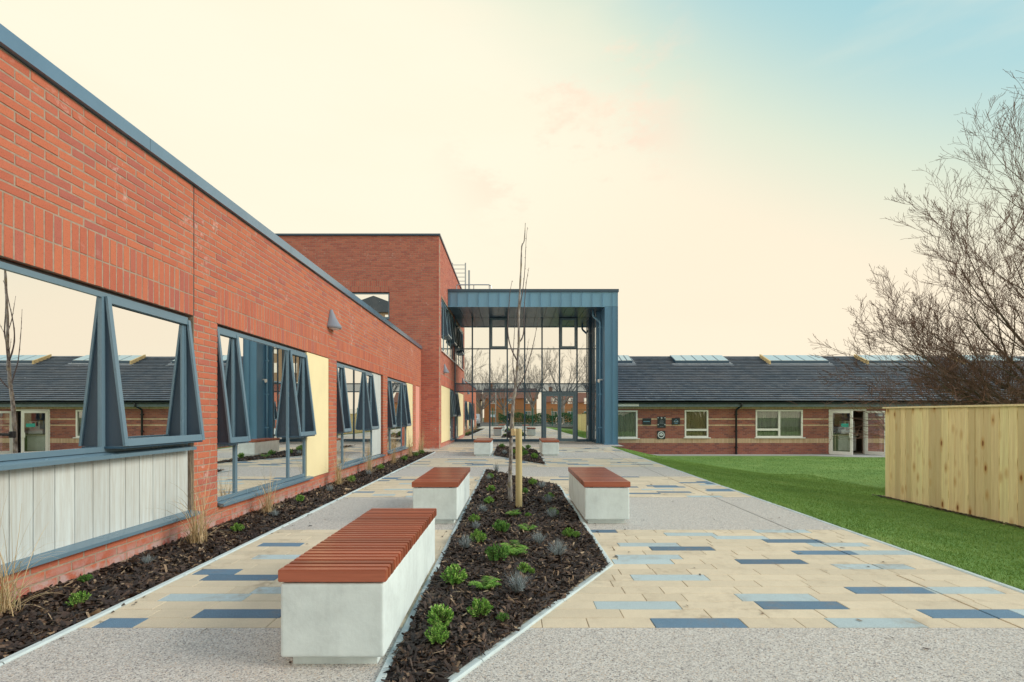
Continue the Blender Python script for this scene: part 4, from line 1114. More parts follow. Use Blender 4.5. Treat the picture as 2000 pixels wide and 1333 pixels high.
# lawn
NX, NY = 60, 90
xs = np.linspace(0, 1, NX+1)**1.6; ysl = np.linspace(-10, 23.25, NY+1)
m = MB(); vs = []
for y in ysl:
    for t_ in xs:
        x = xe(y)+.045+t_*36
        if y > 20.3: x = max(x, 4.62)
        vs.append((x, y, lawn_z(x, y)-.004))
m.add(vs, [(j*(NX+1)+i, j*(NX+1)+i+1, (j+1)*(NX+1)+i+1, (j+1)*(NX+1)+i) for j in range(NY) for i in range(NX)])
lawn = m.build('lawn', MT['lawn'], None, 'structure', recalc=False, smooth=True)
m = MB(); pts = [(4.62,23.2),(bx(1560),23.2),(bx(1600),22.75),(bx(1640),22.45),(bx(1760),22.45),(34,22.45)]
for (x0,y0),(x1,y1) in zip(pts, pts[1:]): m.hexa([(x0,y0,-.9),(x1,y1,-.9),(x1,24.0,-.9),(x0,24.0,-.9),(x0,y0,-.605),(x1,y1,-.605),(x1,24.0,-.605),(x0,24.0,-.605)])
m.build('pavement', MT['strip'], None, 'structure')
def blades(n, xr, yr, hr, seed):
    g = np.random.RandomState(seed)
    X = g.uniform(*xr, n); Y = g.uniform(*yr, n)
    ok = (X > 3.60+.0195*(Y-2)+.06); X, Y = X[ok], Y[ok]; n = len(X)
    Z = np.array([lawn_z(a, b) for a, b in zip(X, Y)])-.006
    A = g.uniform(0, 2*np.pi, n); H = g.uniform(*hr, n); W = g.uniform(.0025, .005, n)*(1+Y/14); LX = g.normal(0, .45, n)*H; LY = g.normal(0, .45, n)*H
    v = np.empty((n, 3, 3))
    v[:,0] = np.stack([X-W*np.cos(A), Y-W*np.sin(A), Z], 1); v[:,1] = np.stack([X+W*np.cos(A), Y+W*np.sin(A), Z], 1); v[:,2] = np.stack([X+LX, Y+LY, Z+H], 1)
    return v.reshape(-1, 3)
def tri_mesh(name, v, mat, kind='stuff', parent=None, per=3):
    me = bpy.data.meshes.new(name); n = len(v)
    me.vertices.add(n); me.vertices.foreach_set('co', v.ravel().astype(np.float32))
    me.loops.add(n); me.loops.foreach_set('vertex_index', np.arange(n, dtype=np.int32))
    me.polygons.add(n//per); me.polygons.foreach_set('loop_start', np.arange(0, n, per, dtype=np.int32)); me.polygons.foreach_set('loop_total', np.full(n//per, per, np.int32))
    me.update(calc_edges=True); me.materials.append(mat)
    return link(name, me, (0,0,0), parent, kind)
gv = np.concatenate([blades(95000, (3.6,7.5), (2.6,10.5), (.012,.030), 1), blades(60000, (3.7,9.5), (10.5,16), (.014,.03), 2), blades(50000, (3.9,19), (13,22.3), (.014,.03), 3), blades(25000, (7.3,12), (3,13), (.02,.05), 4)])
o = tri_mesh('grass', gv, MT['blade']); o['label'] = 'short green lawn grass between the path and the bungalow'; o['category'] = 'grass'
g = np.random.RandomState(77); n = 5200; yy = g.uniform(2.6, 20, n); xx = 3.60+.0195*(yy-2)+.052+np.abs(g.normal(0, .035, n)); zz = np.array([lawn_z(a, b) for a, b in zip(xx, yy)]); hh = g.uniform(.02, .06, n); ww = g.uniform(.003, .006, n)*(1+yy/14)
ev = np.stack([np.stack([xx-ww, yy, zz], 1), np.stack([xx+ww, yy, zz], 1), np.stack([xx+g.normal(-.012, .022, n), yy+g.normal(0, .02, n), zz+hh], 1)], 1).reshape(-1, 3)
o = tri_mesh('grass', ev, MT['blade']); o['label'] = 'ragged grass tufts along the edging of the path'; o['category'] = 'grass'

# ================================================================ planting beds with bark mulch
def chips(poly, n, seed, zf, size=(.012,.045), wid=(.004,.012)):
    g = np.random.RandomState(seed); P = np.array(poly); lo, hi = P.min(0), P.max(0)
    X = g.uniform(lo[0], hi[0], n*3); Y = g.uniform(lo[1], hi[1], n*3)
    keep = np.array([inside(poly, a, b) for a, b in zip(X, Y)]); X, Y = X[keep][:n], Y[keep][:n]; n = len(X)
    Z = np.array([zf(a, b) for a, b in zip(X, Y)])
    A = g.uniform(0, 2*np.pi, n); Ln = g.uniform(*size, n)*g.choice([.6,1,1,1.5], n); W = g.uniform(*wid, n)*g.choice([.7,1,1.3,1.8], n); T = g.normal(0, .38, n); Rl = g.normal(0, .5, n); C = g.uniform(.15, .5, n)*W
    d = np.stack([np.cos(A)*np.cos(T), np.sin(A)*np.cos(T), np.sin(T)], 1); s = np.stack([-np.sin(A)*np.cos(Rl), np.cos(A)*np.cos(Rl), np.sin(Rl)], 1)
    c = np.stack([X, Y, Z+g.uniform(.0, .022, n)], 1); up = np.array([0,0,1.0])
    L_ = Ln[:,None]; W_ = W[:,None]; sk = g.uniform(.55,1.05,(n,2))
    p = [c-d*L_-s*W_*sk[:,:1], c+d*L_-s*W_*sk[:,1:], c+d*L_*sk[:,:1]+s*W_, c-d*L_*sk[:,1:]+s*W_]; r0 = c-d*L_*.95+up*C[:,None]; r1 = c+d*L_*.95+up*C[:,None]
    # ridge along the chip makes a shallow roof shape; both slopes share it
    v = np.stack([p[0],p[1],r1,r0,p[3],p[2]], 1); f = np.array([[0,1,2,3],[3,2,5,4]])
    me = bpy.data.meshes.new('bark_chips'); me.vertices.add(n*6); me.vertices.foreach_set('co', v.reshape(-1).astype(np.float32))
    idx = (f[None]+(np.arange(n)*6)[:,None,None]).reshape(-1); me.loops.add(n*8); me.loops.foreach_set('vertex_index', idx.astype(np.int32))
    me.polygons.add(n*2); me.polygons.foreach_set('loop_start', np.arange(0, n*8, 4, dtype=np.int32)); me.polygons.foreach_set('loop_total', np.full(n*2, 4, np.int32))
    me.update(calc_edges=True); me.materials.append(MT['chips']); return me
def hump(x, y): return .010*math.sin(x*9+y*4)+.008*math.sin(y*11-x*5+1)
def bed_z1(x, y): return .030+hump(x, y)
def bed_zl(x, y): return -.008+.6*hump(x, y)-.035*min(1, max(0, (kl(y)-.05-x)/.8))
def bed(poly, zf, name, label, n, seed, cell=.07):
    P = np.array(poly); lo, hi = P.min(0), P.max(0); m = MB()
    # clipped grid
    ny = int((hi[1]-lo[1])/cell)
    nxs = max(6, int((hi[0]-lo[0])/cell)); vs = []; rows = 0
    for j in range(ny+1):
        y = lo[1]+1e-4+(hi[1]-lo[1]-2e-4)*j/ny; xs_ = []
        for i in range(len(poly)):
            (x0,y0),(x1,y1) = poly[i], poly[(i+1)%len(poly)]
            if (y0 > y) != (y1 > y): xs_.append((x1-x0)*(y-y0)/(y1-y0)+x0)
        if len(xs_) < 2: continue
        a, b = min(xs_), max(xs_); rows += 1
        for i in range(nxs+1):
            x = a+(b-a)*i/nxs; vs.append((x, y, zf(x, y)))
    m.add(vs, [(j*(nxs+1)+i, j*(nxs+1)+i+1, (j+1)*(nxs+1)+i+1, (j+1)*(nxs+1)+i) for j in range(rows-1) for i in range(nxs)])
    o = m.build(name, MT['soil'], None, 'structure', recalc=False, smooth=True, center=False)
    for k, (pl, cnt, sz, wd) in enumerate(n):
        q = link('mulch', chips(pl, cnt, seed+k, zf, sz, wd), (0,0,0), None, 'stuff'); q['label'] = label; q['category'] = 'mulch'
    return o
ins = lambda D, t: [(x+(t if x < 0 else -t), y) for x, y in D]
near1 = [(-.605,1.85),(.80,4.13),(.79,6.2),(-.605,6.2)]; far1 = [(-.605,6.2),(.79,6.2),(.79,8.9),(-.585,11.25)]
bed([(-.605,1.89),(.805,4.20),(.805,8.92),(-.605,11.26)], bed_z1, 'planting_bed', 'dark bark mulch in the pointed bed between the benches', [(near1, 17000, (.009,.034), (.003,.0085)), (far1, 9000, (.013,.042), (.005,.012)), (near1, 120, (.026,.042), (.008,.014))], 5)
nl = [(-3.49,1.5),(kl(2)-.06,1.5),(kl(6.5)-.06,6.5),(-3.49,6.5)]; fl = [(-3.49,6.5),(kl(6.5)-.06,6.5),(kl(17)-.06,17.15),(-3.49,17.15)]
bed([(-3.495,.5),(kl(.5)-.04,.5),(kl(17.2)-.04,17.2),(-3.495,17.2)], bed_zl, 'planting_bed', 'dark bark mulch in the narrow bed along the wing wall', [(nl, 11000, (.011,.040), (.004,.010)), (fl, 11000, (.014,.045), (.005,.013)), (nl, 90, (.028,.045), (.009,.015))], 15)
m = MB(); m.add([(-3.50,17.2,.004),(kl(17.2),17.2,.004),(kl(17.2),17.25,.004),(-3.5,17.25,.004)], [(0,1,2,3)]); m.build('gravel_edge', MT['kerb'], path, recalc=False)
bed([(-.605,15.465),(.835,12.735),(.835,17.835),(-.605,20.235)], bed_z1, 'planting_bed', 'dark bark mulch in the far bed near the entrance', [(ins(DIA2,.04), 5500, (.016,.045), (.006,.013))], 25)
# a few bark crumbs and leaves blown onto the paving
g = np.random.RandomState(4); pts = []
for _ in range(150):
    y = g.choice([g.uniform(2.5, 9), g.uniform(9, 20), g.uniform(19, 23)]); pts.append((g.choice([g.uniform(-2.5,-.7), g.uniform(.9, 3.4)]), y))
for _ in range(90):
    y = g.uniform(2.4, 16); pts.append((kl(y)+abs(g.normal(0, .05)), y))
for _ in range(70):
    i = g.randint(0, 2); y = g.uniform(2.4, 10); pts.append(((-.70-abs(g.normal(0,.04))) if i else .90+abs(g.normal(0,.05)), y if i else g.uniform(4.3, 8.6)))
v = []
for x, y in pts:
    a = g.uniform(0, 6.28); l, w = g.uniform(.008, .02)*(1+y/20), g.uniform(.004, .009)*(1+y/20); ca, sa = math.cos(a), math.sin(a)
    q = [(x+ca*u_-sa*w_, y+sa*u_+ca*w_, .011+abs(g.normal(0, .004))) for u_, w_ in ((-l,-w*.5),(l*.6,-w),(l,w*.4),(-l*.5,w))]
    v += q
o = tri_mesh('litter', np.array(v), MT['chips'], per=4); o['label'] = 'dark crumbs of bark and leaf scattered on the paving'; o['category'] = 'litter'

# ================================================================ benches
def bench(x0, y0, label, w=.542, ln=1.67, top=.498, first=[None]):
    loc = (x0+w/2, y0+ln/2, 0)
    if first[0] is not None:
        c = copy_tree(first[0]); c.location = loc; c['label'] = label; WL[c.name] = np.array(loc, float); return c
    o = thing('bench', label, 'bench', loc, 'concrete benches with hardwood slats'); first[0] = o
    a, b, c, d = x0+.010, x0+w-.012, y0+.012, y0+ln-.012
    me = bmesh.new(); bmesh.ops.create_cube(me, size=1)
    for v in me.verts: v.co = Vector((v.co.x*(b-a), v.co.y*(d-c), v.co.z*.372))
    bmesh.ops.bevel(me, geom=[e for e in me.edges], offset=.016, segments=3, profile=.6, affect='EDGES')
    for f in me.faces: f.smooth = False
    mm = bpy.data.meshes.new('body'); me.to_mesh(mm); me.free(); mm.materials.append(MT['concrete'])
    link('body', mm, ((a+b)/2, (c+d)/2, .056+.186), o)
    m = MB(); m.box(a+.045, b-.045, c+.045, d-.045, .0, .0575); m.build('plinth', MT['concrete'], o)
    m = MB()
    for xx in (a+.06, b-.10): m.box(xx, xx+.04, c+.02, d-.02, .4285, .437)
    m.build('bearer', MT['black'], o)
    n = 28; p = ln/n; sm_ = None
    for i in range(n):
        if sm_ is None or i < 3:
            q = bmesh.new(); bmesh.ops.create_cube(q, size=1)
            for v in q.verts: v.co = Vector((v.co.x*w, v.co.y*(p-.015), v.co.z*.062))
            bmesh.ops.bevel(q, geom=list(q.edges), offset=.004, segments=2, affect='EDGES')
            sm_ = bpy.data.meshes.new('slat'); q.to_mesh(sm_); q.free(); sm_.materials.append(MT['slat'])
        link('slat', sm_, (x0+w/2+random.uniform(-.0012,.0012), y0+(i+.5)*p, top-.031+random.uniform(-.0008,.0008)), o)
    return o
bench(-1.174, 2.47, 'white concrete bench with red wooden slats nearest the camera, left of the planting bed')
bench(-1.172, 5.75, 'white concrete bench with red wooden top behind the nearest bench, left of the young tree')
bench(.832, 5.76, 'white concrete bench with red wooden top right of the young tree')
bench(-1.205, 15.35, 'far concrete bench before the entrance glass, left of the small far bed')
bench(.915, 15.40, 'far concrete bench before the entrance doors, right of the small far bed')

# ================================================================ young tree with stake
def poly_from(px, d0, dd=None):
    return [((x-1001)*(d0+(dd or 0))/968, d0+(dd or 0), 1.27-(y-812)*(d0+(dd or 0))/968) for x, y in px]
def smooth_path(p, k=4):
    p = [Vector(q) for q in p]; out = []
    for i in range(len(p)-1):
        a, b, c, d = p[max(0,i-1)], p[i], p[i+1], p[min(len(p)-1,i+2)]
        for j in range(k):
            t_ = j/k; out.append(.5*((2*b)+(c-a)*t_+(2*a-5*b+4*c-d)*t_*t_+(3*b-a-3*c+d)*t_**3))
    return out+[p[-1]]
Z3 = lambda pts: [(830+x*.3, 500+y*.3) for x, y in pts]
TD = 7.05
tree = thing('young_tree', 'slim bare young tree with upright shoots growing in the bed, tied to a stake', 'tree', (-.03, TD, .03))
tr = [(997,988),(996,930)]+Z3([(558,1330),(562,1150),(570,1020),(578,930),(592,840),(600,750),(606,650),(611,560),(610,430),(615,300),(620,180),(626,60),(630,-60)])+[(1024,470),(1026,436)]
tp = smooth_path(poly_from(tr, TD), 3); n = len(tp)
m = MB(); m.tube(tp, [.026*(1-i/n)**.75+.0035+ (.006 if i < 3 else 0)+.002*math.sin(i*2.1) for i in range(n)], 9); m.build('trunk', MT['bark_sil'], tree, smooth=True)
def shoot(pts, r0, dd):
    p = poly_from(Z3(pts), TD); k = len(p); p = [Vector(q)+Vector((0, dd*(i/(k-1)), 0)) for i, q in enumerate(p)]
    p = smooth_path(p, 4); n = len(p); m = MB(); m.tube(p, [r0*(1-.8*i/n)+.0012*(i%4 == 0) for i in range(n)], 7)
    for i in range(3, n-1, 3):    # buds
        s = 1 if i % 2 else -1; m.tube([p[i], p[i]+Vector((s*.014, 0, .016))], [.004, .0012], 5)
    m.build('branch', MT['shoot'], tree, smooth=True)
shoot([(603,690),(572,630),(548,560),(539,480),(542,400),(548,330),(556,240),(568,180)], .0105, -.15)
shoot([(588,850),(578,760),(572,690),(576,610),(581,510),(588,420),(597,330)], .0085, .18)
shoot([(612,565),(630,540),(642,500),(645,430),(646,350),(652,260),(660,170),(670,110),(678,65)], .0105, .1)
shoot([(597,865),(622,830),(650,775),(672,700),(692,630),(708,560),(722,490),(738,420)], .0095, -.2)
shoot([(615,745),(635,725),(652,690),(662,650),(670,590),(681,525)], .0065, .2)
shoot([(611,420),(620,330),(634,240),(645,150),(652,60),(656,-40),(660,-120),(668,-200)], .0085, .08)
shoot([(600,760),(604,640),(606,520),(618,470),(627,420)], .006, -.1)
shoot([(610,500),(604,420),(606,330),(612,250)], .006, .12)
stk = thing('tree_stake', 'round timber stake with a short crossbar and black tie holding the young tree', 'tree stake', (.085, 6.62, .0))
m = MB(); m.tube([(.085,6.62,-.05),(.085,6.62,.5),(.083,6.62,1.05),(.083,6.62,1.092)], [.044,.044,.043,.040], 14); m.build('post', MT['stake'], stk, smooth=False)
m = MB(); m.hexa([(-.02,6.70,1.0),(.02,6.66,1.0),(.06,6.70,1.0),(.01,6.76,1.0),(-.02,6.70,1.09),(.02,6.66,1.09),(.06,6.70,1.09),(.01,6.76,1.09)]); m.build('crossbar', MT['board'], stk)
m = MB(); m.lathe((-.045, 6.99, 1.0), [(.036,-.045),(.042,-.04),(.042,.04),(.036,.045)], 12); m.tube([(-.03,6.95,1.0),(.04,6.70,1.02)], .022, 6); m.build('tie', MT['black'], stk)

# ================================================================ fence
FX = 7.40
fence = thing('board_fence', 'new pale timber board fence with a flat capping on the lawn at the right', 'fence', (FX, 1, -.4))
y = 9.84; i = 0; bm_ = {}
while y > -8:
    w = .128+random.uniform(-.012,.010)
    k = round(w, 2), i % 4
    m = MB(); z0, z1 = -.345+random.uniform(-.012,.012), 1.405
    xo = FX+random.uniform(-.004,.004)
    m.hexa([(xo,y-w+.005,z0),(xo+.019,y-w+.005,z0),(xo+.019,y-.005,z0),(xo,y-.005,z0),(xo,y-w+.005,z1),(xo+.019,y-w+.005,z1),(xo+.019,y-.005,z1),(xo,y-.005,z1)])
    m.build('board', MT['board'], fence); y -= w; i += 1
m = MB(); m.box(FX-.035, FX+.07, y, 9.87, 1.408, 1.438); m.build('capping', MT['cap'], fence)
for z in (-.1, .55, 1.25): m = MB(); m.box(FX+.022, FX+.062, y, 9.83, z, z+.09); m.build('rail', MT['board'], fence)
yy = 9.78
while yy > -8: m = MB(); m.box(FX+.065, FX+.14, yy-.075, yy, -.9, 1.40); m.build('post', MT['board'], fence); yy -= 1.8

# bare earth and chippings in the gap under the fence
g = np.random.RandomState(9); v = []
for _ in range(5200):
    y = g.uniform(-2, 9.95); x = FX+g.normal(-.03, .085); a = g.uniform(0, 6.28); l, w = g.uniform(.012, .032), g.uniform(.006, .016); ca, sa = math.cos(a), math.sin(a); z = lawn_z(x, y)+g.uniform(.012, .034)
    v += [(x+ca*u_-sa*w_, y+sa*u_+ca*w_, z+g.normal(0, .004)) for u_, w_ in ((-l,-w*.5),(l*.6,-w),(l,w*.4),(-l*.5,w))]
o = tri_mesh('litter', np.array(v), MT['chips'], per=4); o['label'] = 'dark strip of earth and leaf litter under the board fence'; o['category'] = 'litter'

# ================================================================ plants
def leafy(seed, n, r, h, ll, lw, mat, up=.6, name='foliage', whorl=True):
    """low domed shrub: leafy shoots spread through its volume"""
    g = random.Random(seed); m = MB(); st = MB(); ns = max(10, n//14)
    for _ in range(ns):
        a = g.uniform(0, 6.28); q = math.sqrt(g.random())*.92
        tip = Vector((q*r*math.cos(a), q*r*math.sin(a), h*(1-.55*q*q)*g.uniform(.72, 1.05)))
        root = tip*.15; root.z = 0
        st.tube([root, (root+tip)*.5+Vector((0,0,.1*h)), tip], [.0026, .002, .001], 4, cap=False)
        d = (tip-root).normalized()
        k = n//ns
        for j in range(k):
            t_ = 1-.62*(j/k)**1.1; c = root.lerp(tip, t_); az = j*2.4+g.random()*.6; sp = .35+.9*(j/k)
            o = d.orthogonal().normalized(); o2 = d.cross(o); v = (o*math.cos(az)+o2*math.sin(az))
            dr = (d*(1.05-.55*sp+up*.2)+v*sp).normalized(); s = dr.cross(d).normalized() if dr.cross(d).length > 1e-4 else o
            L_ = ll*g.uniform(.75, 1.2); W_ = lw*g.uniform(.8, 1.2); nn = dr.cross(s)
            m.add([c, c+dr*L_*.45+s*W_+nn*W_*.25, c+dr*L_, c+dr*L_*.45-s*W_+nn*W_*.25], [(0,1,2,3)])
    return m, st
def spiky(seed, n, r, h, w, bend, segs=3):
    g = random.Random(seed); m = MB()
    for _ in range(n):
        a = g.uniform(0, 6.28); q = g.random()**.7; hh = h*g.uniform(.5, 1.05)*(1-.3*q)
        b0 = Vector((r*.25*q*math.cos(a), r*.25*q*math.sin(a), 0)); out = Vector((math.cos(a), math.sin(a), 0)); s = Vector((-math.sin(a), math.cos(a), 0)); tw = g.uniform(-.6, .6)
        s = (s*math.cos(tw)+out*math.sin(tw)); pts = []
        for k in range(segs+1):
            t_ = k/segs; pts.append(b0+out*(r*q*(t_**(1.2+bend))*g.uniform(.9,1.1))+Vector((0,0,hh*(t_-bend*.5*q*t_**3))))
        vs = []; 
        for k, p in enumerate(pts):
            ww = w*(1-.85*k/segs); vs += [p-s*ww, p+s*ww]
        m.add(vs, [(2*k, 2*k+1, 2*k+3, 2*k+2) for k in range(segs)])
    return m
def fern(seed, n, r, h):
    g = random.Random(seed); m = MB()
    for _ in range(n):
        a = g.uniform(0, 6.28); out = Vector((math.cos(a), math.sin(a), 0)); s = Vector((-math.sin(a), math.cos(a), 0)); R_ = r*g.uniform(.7, 1.1); H = h*g.uniform(.6, 1.1); K = 11
        for k in range(1, K):
            t_ = k/K; c = out*R_*t_+Vector((0,0,H*math.sin(t_*2.3))); w = .30*R_*math.sin(math.pi*(t_*.9+.08))*g.uniform(.85,1.1)
            for sg in (-1, 1):
                e = c+s*sg*w+out*.10*R_+Vector((0,0,-.15*w)); m.add([c-out*.028*R_, c+out*.035*R_, e+out*.02*R_, e-out*.015*R_], [(0,1,2,3)])
    return m
def proto_green(seed, mat): 
    m, st = leafy(seed, 620, .080, .112, .0175, .0056, mat); return [('foliage', m, mat), ('stems', st, MT['stem'])]
def proto_lav(seed):
    m = spiky(seed, 120, .075, .135, .0017, .25); st = spiky(seed+1, 34, .08, .20, .0012, .12); l, _ = leafy(seed+2, 230, .055, .10, .020, .0018, None)
    m.add(l.v, l.f); return [('foliage', m, MT['leaf_lav']), ('stems', st, MT['stem'])]
def proto_fern(seed): return [('fronds', fern(seed, 24, .12, .075), MT['leaf_fern'])]
def arching(seed, n, ln, w, th0, th1, spread, segs=8):
    """dry blades that rise, lean out and curl over"""
    g = random.Random(seed); m = MB()
    for _ in range(n):
        a = g.uniform(0, 6.28); L_ = ln*g.uniform(.55, 1.1); p = Vector((g.gauss(0, spread), g.gauss(0, spread), 0)); t0 = math.radians(g.uniform(*th0)); t1 = math.radians(g.uniform(*th1)); vs = []; az = a; ww0 = w*g.uniform(.6, 1.2)
        for k in range(segs+1):
            f = k/segs; th = t0+(t1-t0)*f**1.5; az += g.gauss(0, .07); o = Vector((math.cos(az), math.sin(az), 0)); s = Vector((-math.sin(az), math.cos(az), .25))
            ww = ww0*(1-.88*f**1.3); vs += [p-s*ww, p+s*ww]; p = p+(o*math.cos(th)+Vector((0,0,1))*math.sin(th))*(L_/segs)
            p.z = max(p.z, .006)
        m.add(vs, [(2*k, 2*k+1, 2*k+3, 2*k+2) for k in range(segs)])
    return m
def proto_grass(seed):
    m = arching(seed, 46, .78, .0040, (68, 92), (-50, 40), .035); d = arching(seed+3, 34, .55, .0036, (30, 75), (-70, -10), .05); m.add(d.v, d.f)
    return [('blades', m, MT['straw']), ('stalks', arching(seed+1, 13, 1.0, .0036, (76, 95), (45, 88), .03), MT['straw'])]
def meshes(parts):
    out = []
    for nm, m, mt in parts:
        me = bpy.data.meshes.new(nm); me.from_pydata([tuple(v) for v in m.v], [], m.f); me.materials.append(mt); out.append((nm, me))
    return out
PR_ = {'g': [meshes(proto_green(s, MT['leaf'])) for s in (1, 2, 3)], 'd': [meshes(proto_green(s, MT['leaf_dk'])) for s in (4, 5)], 'l': [meshes(proto_lav(s)) for s in (7, 17, 27)],
       'f': [meshes(proto_fern(s)) for s in (31, 32)], 's': [meshes(proto_grass(s)) for s in (41, 51, 61)]}
NM = {'g': ('dwarf_shrub', 'shrub'), 'd': ('dwarf_shrub', 'shrub'), 'l': ('lavender_plant', 'lavender'), 'f': ('fern', 'fern'), 's': ('ornamental_grass', 'grass clump')}
GR = {'g': 'green dwarf shrubs in the beds', 'd': 'green dwarf shrubs in the beds', 'l': 'silver lavender plants in the beds', 'f': 'ferns in the pointed bed', 's': 'dry grass clumps along the wing wall'}
cnt = {}
def plant(k, x, y, s, label, z=None, hs=1.0):
    i = cnt.get(k, 0); cnt[k] = i+1; nm, cat = NM[k]
    if z is None: z = bed_zl(x, y) if x < -2.6 else bed_z1(x, y)
    o = thing(nm, label, cat, (x, y, z), GR[k]); o.rotation_euler = (0, 0, random.uniform(0, 6.28)); s *= 1.22 if k != 's' else 1.0; o.scale = (s, s, s*hs)
    for pn, me in PR_[k][i % len(PR_[k])]:
        c = bpy.data.objects.new(pn, me); COL.objects.link(c); c.parent = o
    return o
# pointed bed
plant('g', -.405, 2.66, .72, 'lime green dwarf shrub lowest in the pointed bed, beside the nearest bench')
plant('g', -.415, 2.86, .95, 'lime green dwarf shrub just behind the lowest one, touching it, beside the nearest bench')
plant('g', -.20, 3.06, .88, 'fresh green dwarf shrub alone right of the two touching lime green shrubs')
plant('d', -.06, 2.99, .45, 'small dull dark green tuft sunk in the mulch at the front of the pointed bed')
plant('g', -.43, 3.66, 1.05, 'round bright green dwarf shrub beside the middle of the nearest bench')
plant('f', -.20, 3.52, .8, 'low dark green fern right of the round shrub beside the nearest bench')
plant('l', .035, 3.43, 1.1, 'spiky silver lavender in the open middle front of the pointed bed')
plant('g', .09, 3.92, .60, 'small lime green shrub behind the front lavender in the pointed bed')
plant('g', .155, 3.90, .38, 'tiny lime green sprig right of the small shrub behind the front lavender')
plant('d', -.13, 4.18, 1.15, 'bushy green dwarf shrub left of the large spreading fern')
plant('f', .03, 4.42, 1.12, 'large bright spreading fern in the middle of the pointed bed')
plant('l', -.43, 4.55, 1.0, 'tall silver lavender at the left bed edge by the back of the nearest bench')
plant('l', .395, 4.3, 1.1, 'wide silver lavender nearest the right corner of the pointed bed')
plant('l', .25, 4.72, .95, 'silver lavender between the large fern and the right corner of the bed')
plant('g', -.34, 4.85, .95, 'lime green dwarf shrub behind the tall lavender at the left edge')
plant('g', .57, 5.02, .72, 'light green dwarf shrub near the right edge of the pointed bed')
plant('g', .64, 4.97, .5, 'smaller light green shrub touching its neighbour at the right edge of the bed')
plant('d', -.12, 5.18, 1.05, 'dark green dwarf shrub in front of the timber stake')
plant('f', .16, 5.28, .75, 'small bright fern right of the dark shrub before the stake')
plant('l', -.40, 5.42, .75, 'low silver lavender left of the dark shrub before the stake')
plant('g', -.44, 5.73, .72, 'bright green shrub at the left edge just behind the low lavender')
plant('f', .0, 6.14, .8, 'yellow green fern at the foot of the timber stake')
plant('g', .19, 6.0, .45, 'tiny green sprig right of the fern at the foot of the stake')
plant('l', .47, 5.92, 1.05, 'silver lavender left of the right hand bench front')
plant('g', .51, 6.18, .75, 'green shrub behind the silver lavender near the right hand bench')
plant('l', -.38, 6.28, .85, 'sparse silver lavender left of the young tree trunk')
plant('g', -.33, 6.96, .8, 'green dwarf shrub left of the trunk, beside the second bench')
plant('l', .50, 6.98, 1.0, 'silver lavender beside the middle of the right hand bench')
plant('g', .54, 7.25, .75, 'green shrub behind the lavender beside the right hand bench')
plant('g', -.35, 8.0, .85, 'green dwarf shrub beyond the second bench at the left edge')
plant('d', .18, 7.72, .8, 'green shrub half hidden right behind the timber stake')
plant('l', .50, 8.4, 1.0, 'silver lavender at the far right end of the pointed bed')
plant('g', .36, 8.75, .85, 'green shrub at the far right end of the pointed bed')
plant('g', -.43, 9.7, .8, 'green shrub near the far left tip of the pointed bed')
plant('l', -.46, 9.45, .8, 'silver lavender near the far left tip of the pointed bed')
plant('l', -.35, 10.9, 1.15, 'dark spiky lavender at the very tip of the pointed bed')
# far bed
for k, x, y, s, lb in (('g', .62, 14.1, 1.3, 'round green shrub nearest the right bench in the far bed'), ('d', .37, 15.4, 1.3, 'dark green shrub in the middle of the far bed'), ('g', .05, 15.9, 1.1, 'green shrub left of centre in the far bed'),
                       ('d', .56, 18.0, 1.2, 'dark green shrub at the back right of the far bed'), ('d', -.4, 18.7, 1.3, 'dark green shrub at the back left of the far bed'), ('l', -.25, 15.9, 1.2, 'silver lavender at the front left of the far bed'),
                       ('g', .3, 17.2, 1.3, 'green shrub in the back half of the far bed'), ('f', .2, 14.6, 1.2, 'fern at the front of the far bed')):
    plant(k, x, y, s, lb)
# bed along the wing
for x, y, s, lb in ((-3.30, 3.22, .85, 'dry straw coloured grass clump at the near end of the wing wall'), (-3.20, 5.02, 1.0, 'tall straw grass clump in front of the first brick pier'), (-3.26, 6.6, .82, 'straw grass clump under the second window'),
                    (-3.24, 9.25, .85, 'straw grass clump below the yellow panel of the second window'), (-3.24, 11.2, .95, 'straw grass clump below the third window'), (-3.22, 13.4, .95, 'straw grass clump at the pier between the third and fourth windows'),
                    (-3.2, 15.5, 1.1, 'straw grass clump below the fourth window'), (-3.1, 16.75, 1.25, 'farthest straw grass clump, before the corner of the two storey block')):
    plant('s', x, y, s, lb)
for k, x, y, s, lb in (('g', -2.92, 3.34, .72, 'bright green dwarf shrub nearest the camera in the bed along the wing'), ('l', -3.15, 4.28, .7, 'withered silver plant between the first two grass clumps by the wall'), ('d', -3.36, 3.9, .5, 'small green sprig against the wall under the grey boards'),
                       ('g', -3.03, 5.46, .72, 'bright green dwarf shrub beside the tall grass clump at the first pier'), ('l', -3.05, 6.35, .8, 'blue grey lavender under the second window'), ('g', -3.18, 7.42, .8, 'green shrub under the second window behind the lavender'),
                       ('l', -3.1, 8.4, 1.0, 'silver lavender below the yellow panel of the second window'), ('g', -3.1, 9.55, 1.0, 'green shrub at the pier after the yellow panel'), ('l', -3.1, 10.7, 1.0, 'silver lavender below the third window'),
                       ('g', -3.15, 11.85, .95, 'green shrub behind the grass clump below the third window'), ('g', -3.1, 14.2, 1.1, 'green shrub below the start of the fourth window'), ('d', -3.05, 15.6, 1.1, 'green shrub in front of the grass clump below the fourth window'), ('d', -3.0, 16.4, 1.1, 'farthest green shrub in the bed along the wing')):
    plant(k, x, y, s, lb)

